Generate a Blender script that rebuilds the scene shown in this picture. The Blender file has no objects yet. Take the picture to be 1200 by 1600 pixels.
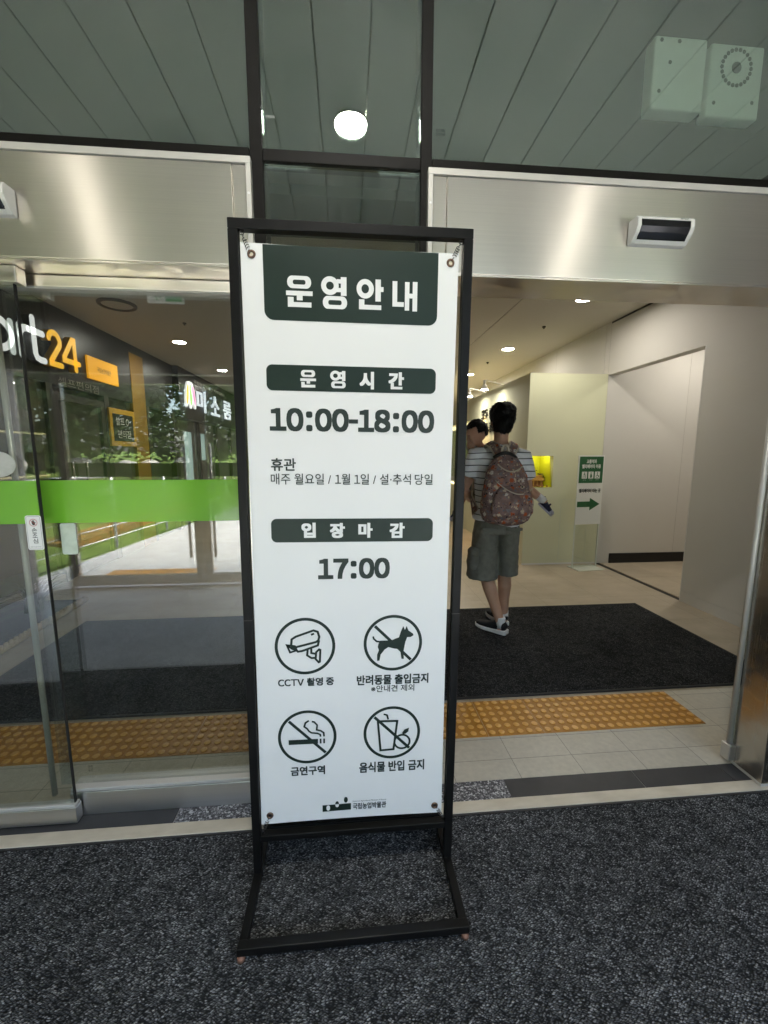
import bpy, bmesh, math, random
from math import sin, cos, pi, radians
from mathutils import Vector, Matrix, noise

random.seed(7)
SC = bpy.context.scene
COL = SC.collection

# ------------------------------------------------------------------ camera
cam_d = bpy.data.cameras.new("camera")
cam = bpy.data.objects.new("camera", cam_d)
COL.objects.link(cam)
SC.camera = cam
cam_d.sensor_fit = 'VERTICAL'
cam_d.sensor_height = 36.0
cam_d.lens = 36.0 * 640.0 / 1600.0
cam_d.clip_start = 0.02
cam_d.clip_end = 400
_y, _p = radians(4.98), radians(-8.05)
cam.location = (0, 0, 1.44)
cam.rotation_euler = (radians(90) + _p, 0, -_y)

# ------------------------------------------------------------------ sky, sun, exposure
world = bpy.data.worlds.new("World")
SC.world = world
world.use_nodes = True
wn = world.node_tree
sky = wn.nodes.new('ShaderNodeTexSky')
sky.sky_type = 'NISHITA'
sky.sun_disc = False
sky.sun_elevation = radians(55)
sky.sun_rotation = radians(75)
sky.air_density = 1.0
sky.dust_density = 4.0
sky.ozone_density = 0.6
wn.links.new(sky.outputs[0], wn.nodes['Background'].inputs[0])
wn.nodes['Background'].inputs[1].default_value = 0.15
sun_d = bpy.data.lights.new("sun", 'SUN')
sun_d.energy = 1.4
sun_d.angle = radians(20)
sun_d.color = (1, 0.96, 0.9)
sun = bpy.data.objects.new("sun", sun_d)
COL.objects.link(sun)
_el, _az = radians(55), radians(75)
sun.rotation_euler = Vector((sin(_az) * cos(_el), cos(_az) * cos(_el), sin(_el))).to_track_quat('Z', 'Y').to_euler()
SC.view_settings.view_transform = 'Standard'
SC.view_settings.look = 'None'
SC.view_settings.gamma = 1
SC.view_settings.exposure = 3.3
SC.cycles.max_bounces = 9
SC.cycles.diffuse_bounces = 5
SC.cycles.glossy_bounces = 5
SC.cycles.transparent_max_bounces = 24
SC.cycles.caustics_reflective = False
SC.cycles.caustics_refractive = False
SC.cycles.sample_clamp_indirect = 6.0

# ------------------------------------------------------------------ materials
def mat(name, col=(.5, .5, .5), rough=.5, metal=0., spec=.5, emit=None, es=0., coat=0.):
    m = bpy.data.materials.new(name)
    m.use_nodes = True
    b = m.node_tree.nodes['Principled BSDF']
    b.inputs['Base Color'].default_value = (*col, 1)
    b.inputs['Roughness'].default_value = rough
    b.inputs['Metallic'].default_value = metal
    b.inputs['Specular IOR Level'].default_value = spec
    b.inputs['Coat Weight'].default_value = coat
    if emit:
        b.inputs['Emission Color'].default_value = (*emit, 1)
        b.inputs['Emission Strength'].default_value = es
    return m

class N:
    def __init__(s, m):
        s.m = m; s.t = m.node_tree; s.b = s.t.nodes['Principled BSDF']
    def n(s, kind, **kw):
        x = s.t.nodes.new('ShaderNode' + kind)
        for k, v in kw.items():
            if k.startswith('i_'):
                key = k[2:].replace('_', ' ')
                x.inputs[key].default_value = v
            else:
                setattr(x, k, v)
        return x
    def l(s, a, b): s.t.links.new(a, b)
    def coord(s, which='Object', scale=(1, 1, 1), rot=(0, 0, 0), loc=(0, 0, 0)):
        tc = s.n('TexCoord'); mp = s.n('Mapping')
        s.l(tc.outputs[which], mp.inputs[0])
        mp.inputs['Scale'].default_value = scale
        mp.inputs['Rotation'].default_value = rot
        mp.inputs['Location'].default_value = loc
        return mp.outputs[0]
    def ramp(s, fac, stops, interp='LINEAR'):
        r = s.n('ValToRGB'); r.color_ramp.interpolation = interp
        e = r.color_ramp.elements
        while len(e) < len(stops): e.new(.5)
        for k, (p, c) in zip(e, stops):
            k.position = p; k.color = (*c, 1) if len(c) == 3 else c
        s.l(fac, r.inputs[0]); return r.outputs[0]
    def noise(s, vec, scale, detail=4, rough=.55):
        x = s.n('TexNoise'); x.inputs['Scale'].default_value = scale
        x.inputs['Detail'].default_value = detail; x.inputs['Roughness'].default_value = rough
        s.l(vec, x.inputs['Vector']); return x.outputs['Fac']
    def bump(s, h, strength, dist):
        x = s.n('Bump'); x.inputs['Strength'].default_value = strength; x.inputs['Distance'].default_value = dist
        s.l(h, x.inputs['Height']); s.l(x.outputs[0], s.b.inputs['Normal']); return x

def vary(name, c0, c1, scale=3, rough=.6, spec=.4, bump=0., bdist=.002, bscale=None, detail=5, sc3=(1, 1, 1)):
    m = mat(name, c0, rough, 0, spec); k = N(m)
    v = k.coord(scale=sc3)
    f = k.noise(v, scale, detail)
    k.l(k.ramp(f, [(.3, c0), (.7, c1)]), k.b.inputs['Base Color'])
    if bump:
        k.bump(k.noise(v, bscale or scale * 6, 3), bump, bdist)
    return m

def glass(name, tint, r0, dust=0., sheen=(1, 1, 1)):
    m = bpy.data.materials.new(name); m.use_nodes = True
    t = m.node_tree; t.nodes.clear()
    out = t.nodes.new('ShaderNodeOutputMaterial'); mix = t.nodes.new('ShaderNodeMixShader')
    tr = t.nodes.new('ShaderNodeBsdfTransparent'); gl = t.nodes.new('ShaderNodeBsdfGlossy')
    tr.inputs[0].default_value = (*tint, 1)
    gl.inputs['Roughness'].default_value = 0.0; gl.inputs['Color'].default_value = (*sheen, 1)
    geo = t.nodes.new('ShaderNodeNewGeometry')
    dot = t.nodes.new('ShaderNodeVectorMath'); dot.operation = 'DOT_PRODUCT'
    t.links.new(geo.outputs['Normal'], dot.inputs[0]); t.links.new(geo.outputs['Incoming'], dot.inputs[1])
    def mth(op, a, b=None):
        x = t.nodes.new('ShaderNodeMath'); x.operation = op
        for i, q in enumerate((a, b)):
            if q is None: continue
            if isinstance(q, (int, float)): x.inputs[i].default_value = q
            else: t.links.new(q, x.inputs[i])
        return x.outputs[0]
    a = mth('ABSOLUTE', dot.outputs['Value']); a = mth('SUBTRACT', 1.0, a); a = mth('POWER', a, 5.0)
    a = mth('MULTIPLY', a, 1 - r0); a = mth('ADD', a, r0)
    t.links.new(a, mix.inputs[0]); t.links.new(tr.outputs[0], mix.inputs[1]); t.links.new(gl.outputs[0], mix.inputs[2])
    last = mix.outputs[0]
    if dust:
        tc = t.nodes.new('ShaderNodeTexCoord'); nz = t.nodes.new('ShaderNodeTexNoise'); nz.inputs['Scale'].default_value = 3.2
        nz.inputs['Detail'].default_value = 7; nz.inputs['Roughness'].default_value = .68; nz.inputs['Distortion'].default_value = 1.2
        t.links.new(tc.outputs['Object'], nz.inputs['Vector'])
        f = mth('SUBTRACT', nz.outputs['Fac'], .38); f = mth('MULTIPLY', f, dust); f = mth('MAXIMUM', f, 0.0)
        df = t.nodes.new('ShaderNodeBsdfDiffuse'); df.inputs[0].default_value = (.7, .7, .66, 1)
        m2 = t.nodes.new('ShaderNodeMixShader'); t.links.new(f, m2.inputs[0]); t.links.new(last, m2.inputs[1]); t.links.new(df.outputs[0], m2.inputs[2]); last = m2.outputs[0]
    t.links.new(last, out.inputs[0])
    return m

def steel(name, col=(.60, .58, .53), rough=.3, aniso=.85, tang=(0, 0, 1), grain=(2, 2, 400)):
    m = mat(name, col, rough, 1.0); k = N(m)
    k.b.inputs['Anisotropic'].default_value = aniso
    cx = k.n('CombineXYZ'); cx.inputs[0].default_value, cx.inputs[1].default_value, cx.inputs[2].default_value = tang
    k.l(cx.outputs[0], k.b.inputs['Tangent'])
    v = k.coord(scale=grain)
    f = k.noise(v, 1.0, 3)
    f2 = k.noise(k.coord(), 2.2, 2)
    k.l(k.ramp(f, [(.3, tuple(c * .965 for c in col)), (.7, tuple(min(1, c * 1.03) for c in col))]), k.b.inputs['Base Color'])
    mx = k.n('Math', operation='MULTIPLY_ADD'); k.l(f, mx.inputs[0]); mx.inputs[1].default_value = .05; mx.inputs[2].default_value = rough - .025
    f3 = k.noise(k.coord(scale=(1, 1, .5)), 7, 6, .7)
    m3 = k.n('Math', operation='MULTIPLY_ADD'); k.l(f3, m3.inputs[0]); m3.inputs[1].default_value = .05; k.l(mx.outputs[0], m3.inputs[2])
    m4 = k.n('Math', operation='SUBTRACT'); k.l(m3.outputs[0], m4.inputs[0]); m4.inputs[1].default_value = .02
    k.l(m4.outputs[0], k.b.inputs['Roughness'])
    k.bump(f2, .25, .01)
    return m

M = {}
M['banner'] = mat('banner_vinyl', (.80, .80, .80), .42, 0, .35)
k = N(M['banner']); v = k.coord()
k.bump(k.noise(v, 4.5, 3), .30, .016)
M['ink'] = mat('ink_dark_green', (.010, .024, .018), .42, 0, .4)
M['ink_text'] = mat('ink_charcoal_green', (.022, .034, .030), .45, 0, .4)
M['print_white'] = mat('print_white', (.80, .80, .80), .45)
M['brass'] = mat('eyelet_metal', (.20, .13, .10), .38, .9)
M['frame'] = vary('frame_black_paint', (.004, .004, .004), (.007, .007, .007), 14, .42, .22)
M['spring'] = mat('spring_steel', (.10, .095, .09), .35, 1)
M['copper'] = vary('foot_copper', (.24, .12, .08), (.16, .08, .05), 40, .5)
M['steel'] = steel('brushed_stainless', (.88, .82, .74), .29, .94)
M['steel_v'] = steel('brushed_stainless_jamb', (.56, .53, .48), .26, .7, (1, 0, 0), (400, 400, 2))
M['steel_kick'] = steel('brushed_stainless_kick', (.66, .66, .66), .30, .6, (0, 0, 1), (2, 2, 300))
M['alu'] = mat('pale_aluminium_trim', (.62, .60, .56), .42, .35)
M['mullion'] = mat('dark_bronze_mullion', (.007, .006, .005), .5, 0, .15)
M['glass'] = glass('clear_glass', (.88, .91, .89), .105, .05)
M['glass_door'] = glass('clear_door_glass', (.95, .97, .96), .02)
M['glass_dark'] = glass('tinted_glass', (.88, .95, .90), .21, .12, (.93, 1, .95))
M['green'] = mat('green_film', (.16, .42, .035), .12, 0, .5, coat=.3)
M['unit_white'] = mat('air_unit_white', (.66, .68, .64), .5)
M['white_plastic'] = mat('white_plastic', (.72, .71, .68), .4)
M['black_plastic'] = mat('black_plastic', (.008, .008, .008), .12, 0, .6)
M['rubber'] = mat('black_rubber', (.010, .010, .010), .7)
M['wall'] = vary('painted_wall_warm_grey', (.57, .55, .51), (.61, .59, .55), .8, .75, .2, .05, .001, 180)
M['wall_white'] = mat('corner_trim_white', (.72, .71, .68), .6)
M['ceiling'] = vary('white_gypsum', (.50, .47, .42), (.53, .50, .45), .7, .85, .15)
M['booth'] = vary('cream_green_wall', (.63, .63, .44), (.67, .67, .48), .7, .7, .25)
M['joint_grey'] = mat('joint_grey', (.34, .32, .29), .8)
M['dark_groove'] = mat('dark_groove', (.02, .018, .015), .8)
M['fascia'] = mat('dark_fascia', (.012, .011, .010), .35, 0, .4)
M['store_frame'] = mat('store_frame_brown', (.045, .036, .028), .45)
M['store_back'] = vary('store_wall_brown', (.10, .075, .05), (.14, .11, .07), 1.5, .7)
M['yellow'] = mat('yellow_paint', (.60, .34, .01), .5)
M['post_ochre'] = mat('post_ochre', (.32, .17, .01), .5)
M['yellow_lit'] = mat('yellow_lit_letter', (.8, .45, .01), .4, 0, .4, (1, .50, .004), .10)
M['orange_lit'] = mat('orange_lit_panel', (.8, .4, .01), .4, 0, .4, (1, .42, .004), .075)
M['white_lit'] = mat('white_lit_letter', (.8, .8, .8), .4, 0, .4, (1, 1, 1), .08)
M['blue_lit'] = mat('cool_white_lit_letter', (.8, .8, .8), .4, 0, .4, (.72, .82, 1), .075)
M['lamp'] = mat('lamp_lens', (.9, .9, .9), .4, 0, .4, (1, .94, .84), 30.0)
M['lamp_out'] = mat('entrance_lamp_lens', (.9, .9, .9), .4, 0, .4, (1, .97, .90), 40.0)
M['lamp_side'] = mat('entrance_side_lamp_lens', (.9, .9, .9), .4, 0, .4, (1, .95, .86), 6.0)
M['sticker_back'] = vary('pale_sticker_back', (.62, .70, .60), (.50, .58, .48), 40, .5)
M['skirting_black'] = mat('black_skirting', (.006, .006, .006), .5)
M['acrylic'] = glass('clear_acrylic', (.96, .97, .96), .05)
M['tube_clear'] = mat('satin_edge_tube', (.50, .48, .40), .3, .3)
M['acrylic_edge'] = mat('acrylic_edge', (.62, .66, .58), .2)
M['sign_white'] = mat('sign_white', (.70, .70, .66), .45)
M['sign_green'] = mat('sign_green', (.012, .10, .030), .45)
M['niche'] = mat('niche_yellow_green', (.56, .56, .02), .7)
M['display_green'] = mat('display_green', (.16, .24, .02), .6)
M['warm_lit'] = mat('display_light', (.9, .8, .5), .4, 0, .4, (1, .82, .42), .35)
M['niche_lamp'] = mat('niche_light', (.9, .9, .6), .4, 0, .4, (1, .95, .55), 1.6)
M['screen'] = mat('pale_screen', (.5, .6, .6), .4, 0, .4, (.75, .95, .95), .08)
M['exit_green'] = mat('exit_sign_green', (.02, .3, .12), .4, 0, .4, (.02, .42, .17), .06)
M['exit_white'] = mat('exit_sign_white', (.8, .8, .8), .4, 0, .4, (.9, 1, .95), .05)
M['skin'] = vary('skin', (.47, .27, .18), (.52, .31, .21), 12, .55, .35)
M['skin_kid'] = vary('skin_child', (.46, .26, .175), (.50, .29, .20), 12, .55, .35)
M['hair'] = vary('black_hair', (.004, .004, .004), (.009, .008, .008), 60, .6, .18, .6, .006, 130)
M['shorts'] = vary('olive_grey_cotton', (.165, .160, .130), (.215, .208, .172), 26, .9, .15, .35, .003, 420)
M['pocket'] = vary('olive_grey_cotton_pocket', (.150, .146, .118), (.195, .190, .158), 26, .9, .15, .35, .003, 420)
M['sock'] = vary('white_sock', (.70, .70, .70), (.62, .62, .62), 60, .9, .1)
M['shoe'] = vary('black_shoe_knit', (.008, .008, .009), (.02, .02, .022), 120, .75, .2)
M['sole'] = vary('white_sole', (.62, .61, .58), (.70, .69, .66), 20, .55)
M['navy'] = mat('navy_shoe', (.012, .016, .045), .6)
M['kid_grey'] = mat('child_shoe_grey', (.42, .42, .50), .6)
M['cream_cloth'] = vary('cream_webbing', (.50, .42, .32), (.58, .50, .39), 80, .85)
M['kid_shirt'] = mat('child_shirt', (.30, .29, .27), .9)
M['rope'] = vary('jute_rope', (.34, .25, .14), (.48, .38, .23), 70, .9, .1, .6, .003, 200)
M['soil'] = vary('dark_soil', (.05, .05, .04), (.09, .085, .07), 30, .95, .1, .8, .01, 40)
M['leaf_dark'] = vary('rice_leaf', (.05, .09, .03), (.10, .14, .05), 8, .6)
M['model_roof'] = vary('model_roof_tile', (.60, .38, .12), (.45, .22, .06), 60, .6)
M['model_wall'] = mat('model_wall', (.30, .13, .05), .7)
M['model_tree'] = mat('model_tree', (.10, .08, .02), .8)
M['boulder'] = vary('pale_boulder', (.42, .41, .38), (.58, .57, .54), 2.5, .85, .2, .6, .05, 6)
M['bark'] = vary('bark', (.06, .045, .03), (.10, .08, .06), 12, .9)
M['leaf_a'] = vary('pine_leaf', (.030, .062, .022), (.075, .12, .045), 1.2, .7)
M['leaf_b'] = vary('broad_leaf', (.045, .085, .025), (.11, .16, .05), 1.2, .65)
M['grass'] = vary('lawn_grass', (.09, .15, .03), (.17, .24, .055), 1.5, .9, .1, .6, .03, 30)
M['flower'] = vary('orange_flower_bed', (.35, .16, .03), (.12, .14, .03), 9, .9)
M['rail_metal'] = mat('galvanised_rail', (.55, .56, .56), .4, .6)
M['side_wall'] = vary('grey_stone_cladding', (.20, .195, .185), (.26, .25, .24), 3, .6)
M['roof'] = mat('roof_slab', (.3, .3, .3), .9)

def stripes_mat():
    m = mat('striped_tshirt', (.72, .72, .74), .9, 0, .15); k = N(m)
    tc = k.n('TexCoord'); nz = k.n('TexNoise'); nz.inputs['Scale'].default_value = 5.0; nz.inputs['Detail'].default_value = 1
    k.l(tc.outputs['Object'], nz.inputs['Vector'])
    sp = k.n('SeparateXYZ'); k.l(tc.outputs['Object'], sp.inputs[0])
    a = k.n('Math', operation='MULTIPLY_ADD'); k.l(nz.outputs['Fac'], a.inputs[0]); a.inputs[1].default_value = .022; k.l(sp.outputs['Z'], a.inputs[2])
    b = k.n('Math', operation='MODULO'); k.l(a.outputs[0], b.inputs[0]); b.inputs[1].default_value = .047
    c = k.n('Math', operation='LESS_THAN'); k.l(b.outputs[0], c.inputs[0]); c.inputs[1].default_value = .0065
    mx = k.n('MixRGB'); k.l(c.outputs[0], mx.inputs[0]); mx.inputs[1].default_value = (.82, .82, .84, 1); mx.inputs[2].default_value = (.03, .03, .04, 1)
    k.l(mx.outputs[0], k.b.inputs['Base Color'])
    k.bump(k.noise(k.coord(scale=(1, 1, .45)), 13, 2), .55, .02)
    return m
M['tshirt'] = stripes_mat()

def print_mat():
    m = mat('animal_floral_print', (.15, .09, .07), .85, 0, .2); k = N(m)
    v = k.coord(scale=(1, 1, 1))
    base = k.ramp(k.noise(v, 22, 3), [(.35, (.17, .11, .10)), (.65, (.28, .185, .165))])
    prev = base
    for sc, th, pal, seed in ((24, .36, [(0, (.50, .40, .29)), (.28, (.55, .50, .44)), (.5, (.42, .095, .03)), (.7, (.20, .19, .20)), (.85, (.30, .15, .10))], 0),
                              (46, .30, [(0, (.03, .025, .03)), (.35, (.48, .38, .27)), (.6, (.36, .10, .04)), (.8, (.14, .15, .17))], 3)):
        vo = k.n('TexVoronoi'); vo.inputs['Scale'].default_value = sc
        mp = k.coord(scale=(1, 1, 1), loc=(seed, seed * .7, seed * .3))
        nz = k.n('TexNoise'); nz.inputs['Scale'].default_value = 55; k.l(mp, nz.inputs['Vector'])
        ad = k.n('MixRGB', blend_type='LINEAR_LIGHT'); ad.inputs[0].default_value = .02
        k.l(mp, ad.inputs[1]); k.l(nz.outputs['Color'], ad.inputs[2])
        k.l(ad.outputs[0], vo.inputs['Vector'])
        lt = k.n('Math', operation='LESS_THAN'); k.l(vo.outputs['Distance'], lt.inputs[0]); lt.inputs[1].default_value = th
        sx = k.n('SeparateColor'); k.l(vo.outputs['Color'], sx.inputs[0])
        rc = k.ramp(sx.outputs[0], pal, 'CONSTANT')
        mx = k.n('MixRGB'); k.l(lt.outputs[0], mx.inputs[0]); k.l(prev, mx.inputs[1]); k.l(rc, mx.inputs[2])
        prev = mx.outputs[0]
    k.l(prev, k.b.inputs['Base Color'])
    k.bump(k.noise(k.coord(), 11, 2), .5, .015)
    return m
M['print'] = print_mat()

def carpet(name, scale, dark, mid, light, bstr, bdist, ang=.7, sy=1.9):
    m = mat(name, mid, .95, 0, .08); k = N(m)
    tc = k.coord()
    nz = k.n('TexNoise'); nz.inputs['Scale'].default_value = scale * .18; nz.inputs['Detail'].default_value = 2; k.l(tc, nz.inputs['Vector'])
    ad = k.n('MixRGB', blend_type='LINEAR_LIGHT'); ad.inputs[0].default_value = 1.1 / scale; k.l(tc, ad.inputs[1]); k.l(nz.outputs['Color'], ad.inputs[2])
    mp = k.n('Mapping'); k.l(ad.outputs[0], mp.inputs[0]); mp.inputs['Rotation'].default_value = (0, 0, ang); mp.inputs['Scale'].default_value = (scale, scale * sy, scale)
    vo = k.n('TexVoronoi'); vo.inputs['Scale'].default_value = 1.0; vo.inputs['Randomness'].default_value = .6; k.l(mp.outputs[0], vo.inputs['Vector'])
    sx = k.n('SeparateColor'); k.l(vo.outputs['Color'], sx.inputs[0])
    c1 = k.ramp(sx.outputs[0], [(.0, mid), (.55, mid), (1, light)])
    c1b = k.ramp(k.noise(tc, scale * 3.5, 2), [(.3, (.45, .45, .45)), (.7, (1, 1, 1))])
    mu = k.n('MixRGB', blend_type='MULTIPLY'); mu.inputs[0].default_value = 1; k.l(c1, mu.inputs[1]); k.l(c1b, mu.inputs[2])
    d = k.ramp(vo.outputs['Distance'], [(.28, (0, 0, 0)), (.62, (1, 1, 1))])
    mx = k.n('MixRGB'); k.l(d, mx.inputs[0]); k.l(mu.outputs[0], mx.inputs[1]); mx.inputs[2].default_value = (*dark, 1)
    big = k.ramp(k.noise(tc, 2.3, 6, .65), [(.3, (.68, .68, .67)), (.7, (1.22, 1.22, 1.21))])
    m2 = k.n('MixRGB', blend_type='MULTIPLY'); m2.inputs[0].default_value = 1; k.l(mx.outputs[0], m2.inputs[1]); k.l(big, m2.inputs[2])
    k.l(m2.outputs[0], k.b.inputs['Base Color'])
    iv = k.n('Math', operation='SUBTRACT'); iv.inputs[0].default_value = 1; k.l(vo.outputs['Distance'], iv.inputs[1])
    k.bump(iv.outputs[0], bstr, bdist)
    return m
M['carpet'] = carpet('grey_loop_carpet', 122, (.020, .021, .022), (.170, .175, .180), (.60, .61, .62), 1.0, .007)
M['mat_in'] = carpet('black_rib_carpet', 120, (.009, .0095, .010), (.050, .052, .053), (.18, .184, .188), .95, .005)

def tiles(name, c0, c1, w, h, grout, rough=.45, loc=(0, 0, 0), mortar=.003, veins=True):
    m = mat(name, c0, rough, 0, .4); k = N(m)
    v = k.coord(loc=loc)
    br = k.n('TexBrick'); br.offset = 0; br.squash = 1
    k.l(v, br.inputs['Vector'])
    br.inputs['Scale'].default_value = 1; br.inputs['Brick Width'].default_value = w; br.inputs['Row Height'].default_value = h
    br.inputs['Mortar Size'].default_value = mortar / 2; br.inputs['Mortar Smooth'].default_value = .1
    br.inputs['Color1'].default_value = (.94, .94, .94, 1); br.inputs['Color2'].default_value = (1.03, 1.03, 1.03, 1); br.inputs['Mortar'].default_value = (*grout, 1)
    f = k.noise(k.coord(scale=(1, 1.6, 1)), 2.6, 8, .65)
    f2 = k.noise(k.coord(), 38, 4)
    col = k.ramp(f, [(.3, c0), (.7, c1)])
    fine = k.ramp(f2, [(.3, (.9, .9, .9)), (.7, (1.06, 1.06, 1.06))])
    a = k.n('MixRGB', blend_type='MULTIPLY'); a.inputs[0].default_value = 1; k.l(col, a.inputs[1]); k.l(fine, a.inputs[2])
    b = k.n('MixRGB', blend_type='MULTIPLY'); b.inputs[0].default_value = 1; k.l(a.outputs[0], b.inputs[1]); k.l(br.outputs['Color'], b.inputs[2])
    k.l(b.outputs[0], k.b.inputs['Base Color'])
    iv = k.n('Math', operation='SUBTRACT'); iv.inputs[0].default_value = 1; k.l(br.outputs['Fac'], iv.inputs[1])
    k.bump(iv.outputs[0], .5, .002)
    rr = k.ramp(f2, [(.3, (rough - .08,) * 3), (.7, (rough + .1,) * 3)]); k.l(rr, k.b.inputs['Roughness'])
    return m
M['floor_big'] = tiles('beige_floor_tile_large', (.36, .30, .215), (.46, .395, .30), .6, .6, (.55, .55, .55), .38, (-.1, -.2, 0))
M['floor_small'] = tiles('beige_floor_tile', (.50, .46, .375), (.58, .54, .44), .3, .14, (.45, .45, .45), .5, (.14, -.032, 0))
M['curb'] = vary('beige_stone_curb', (.58, .51, .39), (.70, .63, .50), 9, .6, .3, .15, .001, 60, 7, (1, 2.5, 1))
M['slab_dark'] = vary('charcoal_stone', (.036, .036, .038), (.055, .054, .054), 6, .5, .4)
M['paving'] = tiles('outdoor_paving', (.46, .46, .45), (.56, .56, .55), 1.2, .9, (.6, .6, .6), .8)

def granite():
    m = mat('speckled_granite', (.2, .2, .2), .45); k = N(m)
    vo = k.n('TexVoronoi'); vo.inputs['Scale'].default_value = 170; k.l(k.coord(), vo.inputs['Vector'])
    sx = k.n('SeparateColor'); k.l(vo.outputs['Color'], sx.inputs[0])
    k.l(k.ramp(sx.outputs[0], [(0, (.05, .05, .055)), (.45, (.14, .14, .15)), (.7, (.28, .28, .29)), (.88, (.55, .55, .56))], 'CONSTANT'), k.b.inputs['Base Color'])
    return m
M['granite'] = granite()
M['tactile'] = vary('ochre_tactile', (.40, .175, .020), (.47, .215, .030), 7, .42, .45)
M['tactile_highlight'] = vary('highlit_tactile_stud', (.66, .34, .07), (.76, .42, .11), 30, .30, .6)  # paler crown colour paints the bright highlights onto the studs
M['soffit'] = vary('soffit_panel_paint', (.66, .68, .62), (.70, .72, .66), .8, .55)

# ------------------------------------------------------------------ builders
class MB:
    def __init__(s): s.v = []; s.f = []
    def add(s, vs, fs):
        o = len(s.v); s.v += [tuple(p) for p in vs]; s.f += [tuple(i + o for i in f) for f in fs]; return s
    def box(s, x0, x1, y0, y1, z0, z1):
        vs = [(x, y, z) for z in (z0, z1) for y in (y0, y1) for x in (x0, x1)]
        return s.add(vs, [(0, 2, 3, 1), (4, 5, 7, 6), (0, 1, 5, 4), (2, 6, 7, 3), (0, 4, 6, 2), (1, 3, 7, 5)])
    def quad(s, a, b, c, d): return s.add([a, b, c, d], [(0, 1, 2, 3)])
    def prism(s, poly, fn, d0, d1):
        """poly 2D ccw; fn(u,v,d)->xyz ; closed solid between depths"""
        n = len(poly)
        vs = [fn(u, v, d0) for u, v in poly] + [fn(u, v, d1) for u, v in poly]
        fs = [tuple(range(n))[::-1], tuple(range(n, 2 * n))] + [(i, (i + 1) % n, n + (i + 1) % n, n + i) for i in range(n)]
        return s.add(vs, fs)
    def flat(s, poly, fn, d): return s.add([fn(u, v, d) for u, v in poly], [tuple(range(len(poly)))])
    def strip(s, pts, w, fn, d, closed=False):
        L, R = offset_line(pts, w, closed); n = len(pts)
        vs = [fn(*p, d) for p in L] + [fn(*p, d) for p in R]
        fs = [(i, n + i, n + (i + 1) % n, (i + 1) % n) for i in range(n if closed else n - 1)]
        return s.add(vs, fs)
    def strip_solid(s, pts, w, fn, d0, d1, closed=False, round_caps=True):
        L, R = offset_line(pts, w, closed)
        if closed:
            n = len(pts)
            vs = [fn(*p, d0) for p in L] + [fn(*p, d0) for p in R] + [fn(*p, d1) for p in L] + [fn(*p, d1) for p in R]
            fs = []
            for i in range(n):
                j = (i + 1) % n
                fs += [(i, j, n + j, n + i), (2 * n + i, 3 * n + i, 3 * n + j, 2 * n + j), (i, 2 * n + i, 2 * n + j, j), (n + i, n + j, 3 * n + j, 3 * n + i)]
            return s.add(vs, fs)
        def cap(p, q, a0):
            return [(p[0] + w / 2 * cos(a0 + t * pi / 8), p[1] + w / 2 * sin(a0 + t * pi / 8)) for t in range(1, 8)]
        e = pts[-1]; e0 = pts[-2]; a1 = math.atan2(e[1] - e0[1], e[0] - e0[0])
        b = pts[0]; b0 = pts[1]; a2 = math.atan2(b[1] - b0[1], b[0] - b0[0])
        n = len(pts)
        s2 = len(s.v)
        vs = [fn(*p, d0) for p in L] + [fn(*p, d0) for p in R] + [fn(*p, d1) for p in L] + [fn(*p, d1) for p in R]
        fs = []
        for i in range(n - 1):
            j = i + 1
            fs += [(i, j, n + j, n + i), (2 * n + i, 3 * n + i, 3 * n + j, 2 * n + j), (i, 2 * n + i, 2 * n + j, j), (n + i, n + j, 3 * n + j, 3 * n + i)]
        s.add(vs, fs)
        if round_caps:
            s.prism([R[-1]] + cap(e, e0, a1 - pi / 2) + [L[-1]], fn, d0, d1)
            s.prism([L[0]] + cap(b, b0, a2 - pi / 2) + [R[0]], fn, d0, d1)
        return s
    def tube(s, pts, r, n=10, closed=False, caps=True):
        pts = [Vector(p) for p in pts]; m = len(pts)
        rs = r if isinstance(r, (list, tuple)) else [r] * m
        up = None; rings = []
        for i, p in enumerate(pts):
            if closed: t = pts[(i + 1) % m] - pts[i - 1]
            else: t = pts[min(i + 1, m - 1)] - pts[max(i - 1, 0)]
            t = t.normalized()
            if up is None:
                up = Vector((0, 0, 1)) if abs(t.z) < .9 else Vector((1, 0, 0))
            u = (up - t * up.dot(t)).normalized(); up = u; w = t.cross(u)
            rings.append([p + (u * cos(2 * pi * j / n) + w * sin(2 * pi * j / n)) * rs[i] for j in range(n)])
        vs = [q for g in rings for q in g]; fs = []
        for i in range(m if closed else m - 1):
            a, b = i * n, ((i + 1) % m) * n
            for j in range(n): fs.append((a + j, a + (j + 1) % n, b + (j + 1) % n, b + j))
        if caps and not closed:
            fs.append(tuple(range(n))[::-1]); fs.append(tuple(range((m - 1) * n, m * n)))
        return s.add(vs, fs)
    def loft(s, rings, n=20, side=(1, 0, 0), power=2.0):
        """rings: (center, rx, ry); superellipse cross-sections across the path"""
        C = [Vector(r[0]) for r in rings]; m = len(C); side = Vector(side); vs = []
        for i, r in enumerate(rings):
            t = (C[min(i + 1, m - 1)] - C[max(i - 1, 0)]).normalized()
            u = (side - t * side.dot(t)).normalized(); w = t.cross(u)
            for j in range(n):
                a = 2 * pi * j / n
                ca, sa = cos(a), sin(a)
                px = math.copysign(abs(ca) ** (2 / power), ca); py = math.copysign(abs(sa) ** (2 / power), sa)
                vs.append(C[i] + u * px * r[1] + w * py * r[2])
        fs = []
        for i in range(m - 1):
            for j in range(n): fs.append((i * n + j, i * n + (j + 1) % n, (i + 1) * n + (j + 1) % n, (i + 1) * n + j))
        fs.append(tuple(range(n))[::-1]); fs.append(tuple(range((m - 1) * n, m * n)))
        return s.add(vs, fs)
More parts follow.
